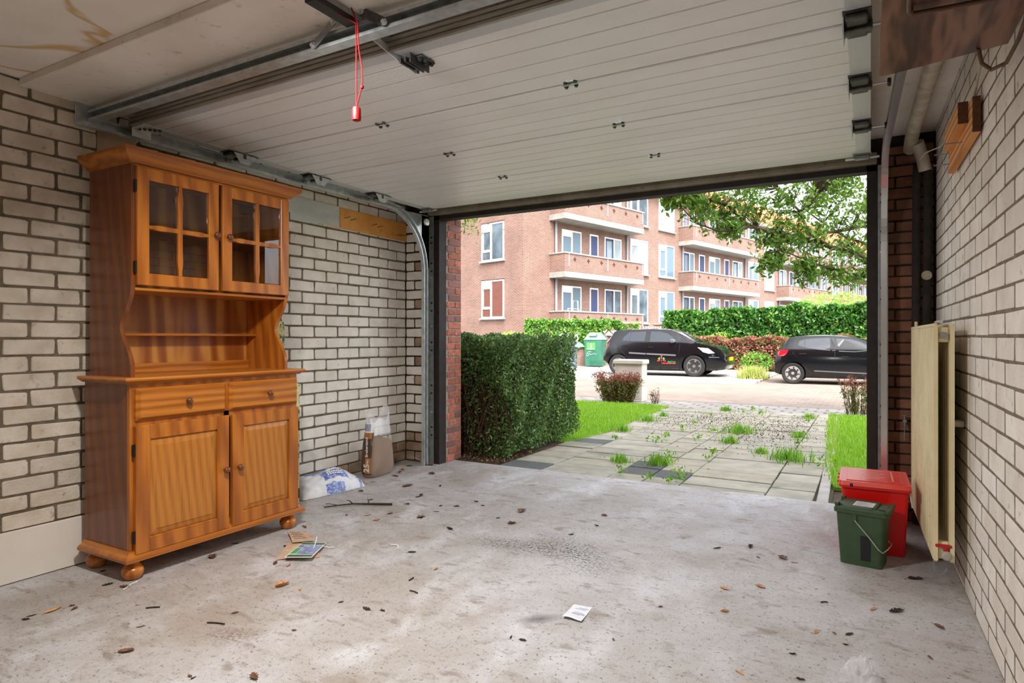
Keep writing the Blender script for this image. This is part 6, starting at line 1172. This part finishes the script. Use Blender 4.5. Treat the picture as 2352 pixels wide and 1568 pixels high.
# ------------------------------------------------------------------ parked cars
M['carblk'] = mat('black_car_paint', (12,13,17), None, rough=0.14, spec=0.35, coat=0.35); M['cartrim'] = mat('matt_black_trim', (28,28,30), None, rough=0.5); M['carglass'] = mat('tinted_car_glass', (24,32,40), None, rough=0.03, spec=0.6, coat=0.4)
M['tyre'] = mat('tyre_rubber', (30,29,29), None, rough=0.8); M['alloy'] = mat('silver_wheel', (188,186,184), None, rough=0.3, metal=0.7); M['alloy_d'] = mat('dark_wheel', (136,132,130), None, rough=0.35, metal=0.7)
M['redlamp'] = mat('red_tail_lamp', (214,20,36), None, rough=0.15, coat=0.8); M['whitelamp'] = mat('clear_headlamp', (226,222,208), None, rough=0.12, coat=0.8); M['plate'] = mat('yellow_number_plate', (236,180,20), None, rough=0.4); M['moul'] = mat('grey_side_moulding', (92,94,98), None, rough=0.3); M['sgreen'] = mat('green_vinyl', (40,170,90), None, rough=0.4); M['sred'] = mat('red_vinyl', (214,50,44), None, rough=0.4); M['syel'] = mat('yellow_vinyl', (226,206,60), None, rough=0.4)
def lerp_tab(tab, x):
    if x <= tab[0][0]: return tab[0][1]
    for (a, b), (c, d) in zip(tab, tab[1:]):
        if x <= c: return b+(d-b)*(x-a)/(c-a+1e-9)
    return tab[-1][1]
def car(name, label, loc, rz, sp):
    T = thing(name, label, 'car', loc, rz); T['_local'] = 1
    Ln, W, top, bot, belt, rax, fax, wr, cab = sp['L'], sp['W'], sp['top'], sp['bot'], sp['belt'], sp['rax'], sp['fax'], sp['wr'], sp['cab']
    x_off = -(rax+fax)/2
    xs = sorted(set([k*Ln/56 for k in range(57)]+[p[0] for p in top]))
    def hw(x): return W/2*(1-0.11*max(0, 1-x/0.5)**2.2-0.15*max(0, 1-(Ln-x)/0.75)**2.2)
    def sect(x):
        zt = lerp_tab(top, x); zb = lerp_tab(bot, x); w_ = hw(x); bz = min(belt, zt-0.05); k = max(0, min(1, (zt-belt)/(max(t[1] for t in top)-belt)))
        rwid = w_*(0.985-0.20*k); zs = zb+(bz-zb)
        return [(0, zb), (w_*0.88, zb), (w_*0.985, zb+0.06*min(1, (zt-zb)/0.4)), (w_*1.0, zb+(bz-zb)*0.45), (w_*0.992, zb+(bz-zb)*0.75), (w_*0.965, bz), (rwid*0.97+0.0, bz+(zt-bz)*0.72), (rwid*0.88, zt-0.018*1-(zt-bz)*0.03), (rwid*0.55, zt-0.004), (0, zt)]
    def ysurf(x, z):
        s_ = sect(x); 
        for (a, b), (c, d) in zip(s_[1:], s_[2:]):
            if b <= z <= d and d > b: return a+(c-a)*(z-b)/(d-b)
        return s_[-3][0]
    V = []; F = []; m_ = None
    for x in xs:
        s_ = sect(x); ring = [(x+x_off, -y, z) for y, z in s_]+[(x+x_off, y, z) for y, z in s_[-2:0:-1]]; m_ = len(ring); V += ring
    for i in range(len(xs)-1):
        for k in range(m_): F.append((i*m_+k, i*m_+(k+1) % m_, (i+1)*m_+(k+1) % m_, (i+1)*m_+k))
    F += [tuple(range(m_)), tuple(range((len(xs)-1)*m_, len(xs)*m_))]
    body = MB().add(V, F).build('body', M['carblk'], T, smooth=False)
    # wheel arches cut out of the shell
    for wx in (rax, fax):
        cm = MB().cyl((wx+x_off, -W, wr), (wx+x_off, -W/2+0.26, wr), wr*1.13, 36).cyl((wx+x_off, W, wr), (wx+x_off, W/2-0.26, wr), wr*1.13, 36); co = cm.build('cutter', M['cartrim'])
        co.matrix_world = Matrix.Translation(loc) @ Matrix.Rotation(rz, 4, 'Z'); bpy.context.view_layer.update()
        md = body.modifiers.new('arch', 'BOOLEAN'); md.object = co; md.operation = 'DIFFERENCE'; md.solver = 'EXACT'
        dg = bpy.context.evaluated_depsgraph_get(); nm = bpy.data.meshes.new_from_object(body.evaluated_get(dg)); body.modifiers.clear(); body.data = nm; bpy.data.objects.remove(co)
    body.data.polygons.foreach_set('use_smooth', [True]*len(body.data.polygons)); body.data.set_sharp_from_angle(angle=math.radians(28))
    def tri(poly, nx=1):   # subdivide polygon edges so that patches hug the body
        out = []
        for (a, b), (c, d) in zip(poly, poly[1:]+poly[:1]):
            k = max(1, int(math.hypot(c-a, d-b)/0.12))
            for q in range(k): out.append((a+(c-a)*q/k, b+(d-b)*q/k))
        return out
    def side(poly, m, name, parent=body, off=0.006, sides=(-1, 1), sub=True):
        P = tri(poly) if sub else poly; o = None
        for sg in sides:
            n = len(P); Vv = [(x+x_off, sg*(ysurf(x, z)+off), z) for x, z in P]+[(x+x_off, sg*(ysurf(x, z)-0.012), z) for x, z in P]
            o = MB().add(Vv, [tuple(range(n)), tuple(range(2*n-1, n-1, -1))]+[(i, (i+1) % n, n+(i+1) % n, n+i) for i in range(n)]).build(name, m, parent)
        return o
    def line(p, q, m, name, wd=0.012, off=0.003, sides=(-1, 1)):
        d_ = Vector((q[0]-p[0], q[1]-p[1])); n_ = Vector((-d_.y, d_.x)).normalized()*wd/2; side([(p[0]+n_.x, p[1]+n_.y), (q[0]+n_.x, q[1]+n_.y), (q[0]-n_.x, q[1]-n_.y), (p[0]-n_.x, p[1]-n_.y)], m, name, off=off, sides=sides)
    for poly in sp['glass']: side(poly, M['carglass'], 'side_window')
    for p, q, wd in sp.get('pillars', []): line(p, q, M['cartrim'], 'window_pillar', wd, 0.009)
    for p, q in sp['seams']: line(p, q, M['cartrim'], 'door_seam', 0.010, 0.002)
    for p, q, wd in sp.get('mould', []): line(p, q, M['moul'], 'side_moulding', wd, 0.012)
    side(sp['tail'], M['redlamp'], 'tail_lamp', off=0.012); side(sp['head'], M['whitelamp'], 'headlamp', off=0.010)
    def sheet_(x0, x1, m, name, f0, f1, up):
        n = 6; Vv = []
        for k in range(2):
            for i in range(n+1):
                x = x0+(x1-x0)*i/n; z = lerp_tab(top, x); s_ = sect(x); wd = s_[7][0]*(f0+(f1-f0)*i/n)
                for j in range(5): yy = (j/4*2-1); Vv.append((x+x_off, yy*wd, z-(0.018+0.03*max(0, z-belt))*abs(yy)**3+(up if k == 0 else -0.02)))
        Ff = []
        for k in range(2):
            b0 = k*(n+1)*5
            for i in range(n):
                for j in range(4): Ff.append((b0+i*5+j, b0+i*5+j+1, b0+(i+1)*5+j+1, b0+(i+1)*5+j))
        MB().add(Vv, Ff).build(name, m, body)
    for (x0, x1, nm, f0, f1) in sp['screens']: sheet_(x0, x1, M['carglass'], nm, f0, f1, 0.010)
    for hx, hz in sp['handles']:
        for sg in (-1, 1): MB().box(hx-0.085+x_off, sg*(ysurf(hx, hz)+0.03), hz-0.014, hx+0.085+x_off, sg*(ysurf(hx, hz)-0.005), hz+0.014, b=0.008).build('door_handle', M['carblk'], body)
    mx, mz = sp['mirror']
    for sg in (-1, 1): MB().box(mx-0.08+x_off, sg*(ysurf(mx, mz)+0.02), mz-0.06, mx+0.06+x_off, sg*(ysurf(mx, mz)+0.17), mz+0.06, b=0.03).build('wing_mirror', M['moul'], body)
    if sp.get('bumper'): side(sp['bumper'], M['moul'], 'bumper_trim', off=0.01)
    pz = sp['plate']; MB().box(pz[0]+x_off-0.012, -0.26, pz[1]-0.055, pz[0]+x_off+0.012, 0.26, pz[1]+0.055, b=0.004).build('number_plate', M['plate'], body)
    MB().box(rax+x_off+wr, -W*0.36, 0.16, fax+x_off-wr, W*0.36, lerp_tab(bot, 1.5)+0.03).build('underbody', M['cartrim'], body)
    for wx in (rax, fax):
        for sg in (-1, 1):
            Mw = Matrix.Translation((wx+x_off, sg*(W/2-0.115), wr)) @ Matrix.Rotation(-sg*PI/2, 4, 'X'); ri = wr*0.66
            wh = MB().lathe([(ri, -0.09), (wr*0.93, -0.10), (wr, -0.075), (wr, 0.075), (wr*0.93, 0.10), (ri+0.015, 0.098), (ri, 0.088)], 36, Mw).build('wheel', M['tyre'], T, smooth=True)
            rm = MB().lathe([(ri*0.99, 0.03), (ri*1.0, 0.094), (ri*0.93, 0.098), (ri*0.90, 0.06), (ri*0.88, 0.03)], 36, Mw); k = sp['spokes']
            for i in range(k):
                a = 2*PI*i/k; Rm = Mw @ Matrix.Rotation(a, 4, 'Z')
                tw = sp.get('twist', 0); V4 = [(0.03, -0.032, 0.055), (0.03, 0.032, 0.055), (ri*0.92, 0.05+tw, 0.072), (ri*0.92, -0.03+tw*0.4, 0.072), (0.03, -0.03, 0.085), (0.03, 0.03, 0.085), (ri*0.92, 0.042+tw, 0.09), (ri*0.92, -0.022+tw*0.4, 0.09)]
                rm.add([Rm @ Vector(p) for p in V4], [(0, 1, 2, 3), (7, 6, 5, 4), (0, 1, 5, 4), (1, 2, 6, 5), (2, 3, 7, 6), (3, 0, 4, 7)])
            rm.cyl(Mw @ Vector((0, 0, 0.05)), Mw @ Vector((0, 0, 0.095)), ri*0.22, 16).build('rim', M[sp['rim']], wh)
            MB().cyl(Mw @ Vector((0, 0, -0.03)), Mw @ Vector((0, 0, 0.02)), ri*0.98, 24).build('brake_disc', M['cartrim'], wh)
    return T, x_off, ysurf, side, body
k1 = 1/470.0
def c1p(L_): return [((x-355)*k1, (800-y)*k1) for x, y in L_]
car1 = dict(L=3.93, W=1.70, rax=0.545, fax=2.965, wr=0.33, belt=1.06, cab=(0.16, 2.97), spokes=5, rim='alloy_d',
    top=[(0.0, 0.66), (0.03, 0.74), (0.09, 0.83), (0.15, 1.05), (0.20, 1.14), (0.33, 1.425), (0.50, 1.465), (0.73, 1.49), (1.585, 1.51), (2.0, 1.497), (2.22, 1.475), (2.42, 1.40), (2.97, 1.075), (3.18, 1.025), (3.6, 0.93), (3.74, 0.85), (3.86, 0.74), (3.92, 0.60), (3.93, 0.52)],
    bot=[(0, 0.42), (0.15, 0.33), (0.3, 0.25), (1.2, 0.20), (2.6, 0.20), (3.6, 0.20), (3.86, 0.24), (3.93, 0.36)],
    glass=[c1p([(660, 280), (690, 215), (760, 150), (1018, 138), (1014, 288)]), c1p([(1095, 138), (1240, 142), (1350, 172), (1430, 222), (1515, 292), (1095, 294)])], pillars=[(((790-355)*k1, (800-142)*k1), ((778-355)*k1, (800-284)*k1), 0.025)],
    seams=[(((600-355)*k1, (800-300)*k1), ((640-355)*k1, (800-390)*k1)), (((640-355)*k1, (800-390)*k1), ((745-355)*k1, (800-545)*k1)), (((1050-355)*k1, (800-130)*k1), ((1046-355)*k1, (800-650)*k1)), (((1545-355)*k1, (800-330)*k1), ((1520-355)*k1, (800-655)*k1)), (((1046-355)*k1, (800-658)*k1), ((1520-355)*k1, (800-658)*k1))],
    mould=[(((780-355)*k1, (800-462)*k1), ((1040-355)*k1, (800-474)*k1), 0.05), (((1052-355)*k1, (800-474)*k1), ((1490-355)*k1, (800-490)*k1), 0.05)],
    tail=c1p([(398, 415), (424, 308), (466, 305), (455, 355), (420, 400)]), head=c1p([(1800, 372), (1950, 385), (2040, 452), (1960, 462), (1880, 440)]),
    screens=[(2.47, 2.95, 'windscreen', 0.98, 1.0), (0.205, 0.32, 'rear_window', 0.9, 0.9)], handles=[((710-355)*k1, (800-352)*k1), ((1115-355)*k1, (800-377)*k1)], mirror=((1450-355)*k1, (800-282)*k1), bumper=c1p([(1960, 505), (2100, 510), (2100, 520), (1960, 518)]), plate=(3.935, 0.55))
T1, xo1, ys1, side1, body1 = car('hatchback_car', 'black hatchback with a flower logo on its door', (-5.96, 20.55, -0.09), math.radians(1.0), car1)
fx, fz = (1278-355)*k1, (800-560)*k1
def ell(cx, cz, L_, w_, ang): return [(cx+L_*math.cos(t)*math.cos(ang)-w_*math.sin(t)*math.sin(ang), cz+L_*math.cos(t)*math.sin(ang)+w_*math.sin(t)*math.cos(ang)) for t in [2*PI*i/12 for i in range(12)]]
for ang, d_, L_, w_, m in ((90, 0.10, 0.06, 0.024, 'sred'), (135, 0.085, 0.035, 0.014, 'sgreen'), (45, 0.085, 0.035, 0.014, 'sgreen'), (160, 0.085, 0.032, 0.013, 'syel'), (20, 0.085, 0.032, 0.013, 'syel'), (195, 0.09, 0.055, 0.022, 'sred'), (-15, 0.09, 0.055, 0.022, 'sred')):
    a = math.radians(ang); side1(ell(fx+d_*math.cos(a), fz+d_*math.sin(a), L_, w_, a), M[m], 'logo_petal', sides=(-1,), sub=False, off=0.006)
side1([(fx-0.006, fz-0.07), (fx+0.006, fz-0.07), (fx+0.01, fz+0.05), (fx-0.004, fz+0.05)], M['moul'], 'logo_stem', sides=(-1,), off=0.006)
me = text_mesh('lettering', 'dapCom.', 0.075, M['sgreen'], 0.001); inst('lettering', me, body1, ((1432-355)*k1+xo1, -(ys1(2.3, 0.46)+0.008), (800-586)*k1), (PI/2, 0, 0))
for bx0, bx1 in ((1286, 1336), (1346, 1386), (1394, 1432), (1442, 1484)): side1(c1p([(bx0, 602), (bx1, 602), (bx1, 618), (bx0, 618)]), M['sred'], 'red_print', sides=(-1,), off=0.006)
k2 = 1/476.0
def c2p(L_): return [((x-722)*k2, (1038-y)*k2) for x, y in L_]
car2 = dict(L=3.6, W=1.66, rax=0.46, fax=2.84, wr=0.285, belt=0.93, cab=(0.1, 2.7), spokes=8, rim='alloy', twist=0.05,
    top=[(0.0, 0.60), (0.02, 0.74), (0.05, 0.84), (0.14, 0.96), (0.30, 1.20), (0.34, 1.245), (0.48, 1.285), (0.79, 1.32), (1.21, 1.33), (1.63, 1.312), (1.95, 1.265), (2.33, 1.13), (2.72, 0.935), (2.9, 0.89), (3.25, 0.80), (3.45, 0.68), (3.57, 0.52), (3.6, 0.42)],
    bot=[(0, 0.28), (0.12, 0.24), (0.3, 0.20), (1.2, 0.17), (2.6, 0.17), (3.4, 0.18), (3.55, 0.22), (3.6, 0.32)],
    glass=[c2p([(1000, 545), (1015, 490), (1075, 468), (1200, 455), (1365, 450), (1370, 607), (1240, 598), (1085, 575)]), c2p([(1432, 455), (1600, 465), (1700, 500), (1790, 550), (1830, 600), (1830, 628), (1468, 618)])], pillars=[(((1076-722)*k2, (1038-470)*k2), ((1082-722)*k2, (1038-574)*k2), 0.02), (((1395-722)*k2, (1038-450)*k2), ((1412-722)*k2, (1038-612)*k2), 0.085)],
    seams=[(((930-722)*k2, (1038-520)*k2), ((940-722)*k2, (1038-640)*k2)), (((940-722)*k2, (1038-640)*k2), ((1140-722)*k2, (1038-890)*k2)), (((1140-722)*k2, (1038-890)*k2), ((1190-722)*k2, (1038-925)*k2)), (((1422-722)*k2, (1038-620)*k2), ((1432-722)*k2, (1038-930)*k2)), (((1190-722)*k2, (1038-928)*k2), ((1980-722)*k2, (1038-940)*k2))],
    mould=[(((1190-722)*k2, (1038-866)*k2), ((1820-722)*k2, (1038-885)*k2), 0.03)],
    tail=c2p([(757, 640), (790, 608), (892, 604), (870, 650), (835, 682), (768, 684)]), head=[(3.2, 0.70), (3.42, 0.64), (3.48, 0.56), (3.3, 0.58)],
    screens=[(2.36, 2.70, 'windscreen', 0.98, 1.0), (0.16, 0.30, 'rear_window', 0.9, 0.9)], handles=[((1055-722)*k2, (1038-655)*k2), ((1535-722)*k2, (1038-685)*k2)], mirror=((1860-722)*k2, (1038-610)*k2), plate=(-0.004, 0.62))
T2c, xo2, ys2, side2, body2 = car('hatchback_car', 'black compact hatchback with silver wheels at the right edge', (-1.83+1.19, 19.42, -0.125), math.radians(0.0), car2)
MB().box(0.62+xo2, -0.05, 1.30, 0.70+xo2, 0.05, 1.345, b=0.01).build('aerial', M['carblk'], body2)
for o in list(bpy.data.objects):
    if '_local' in o: del o['_local']
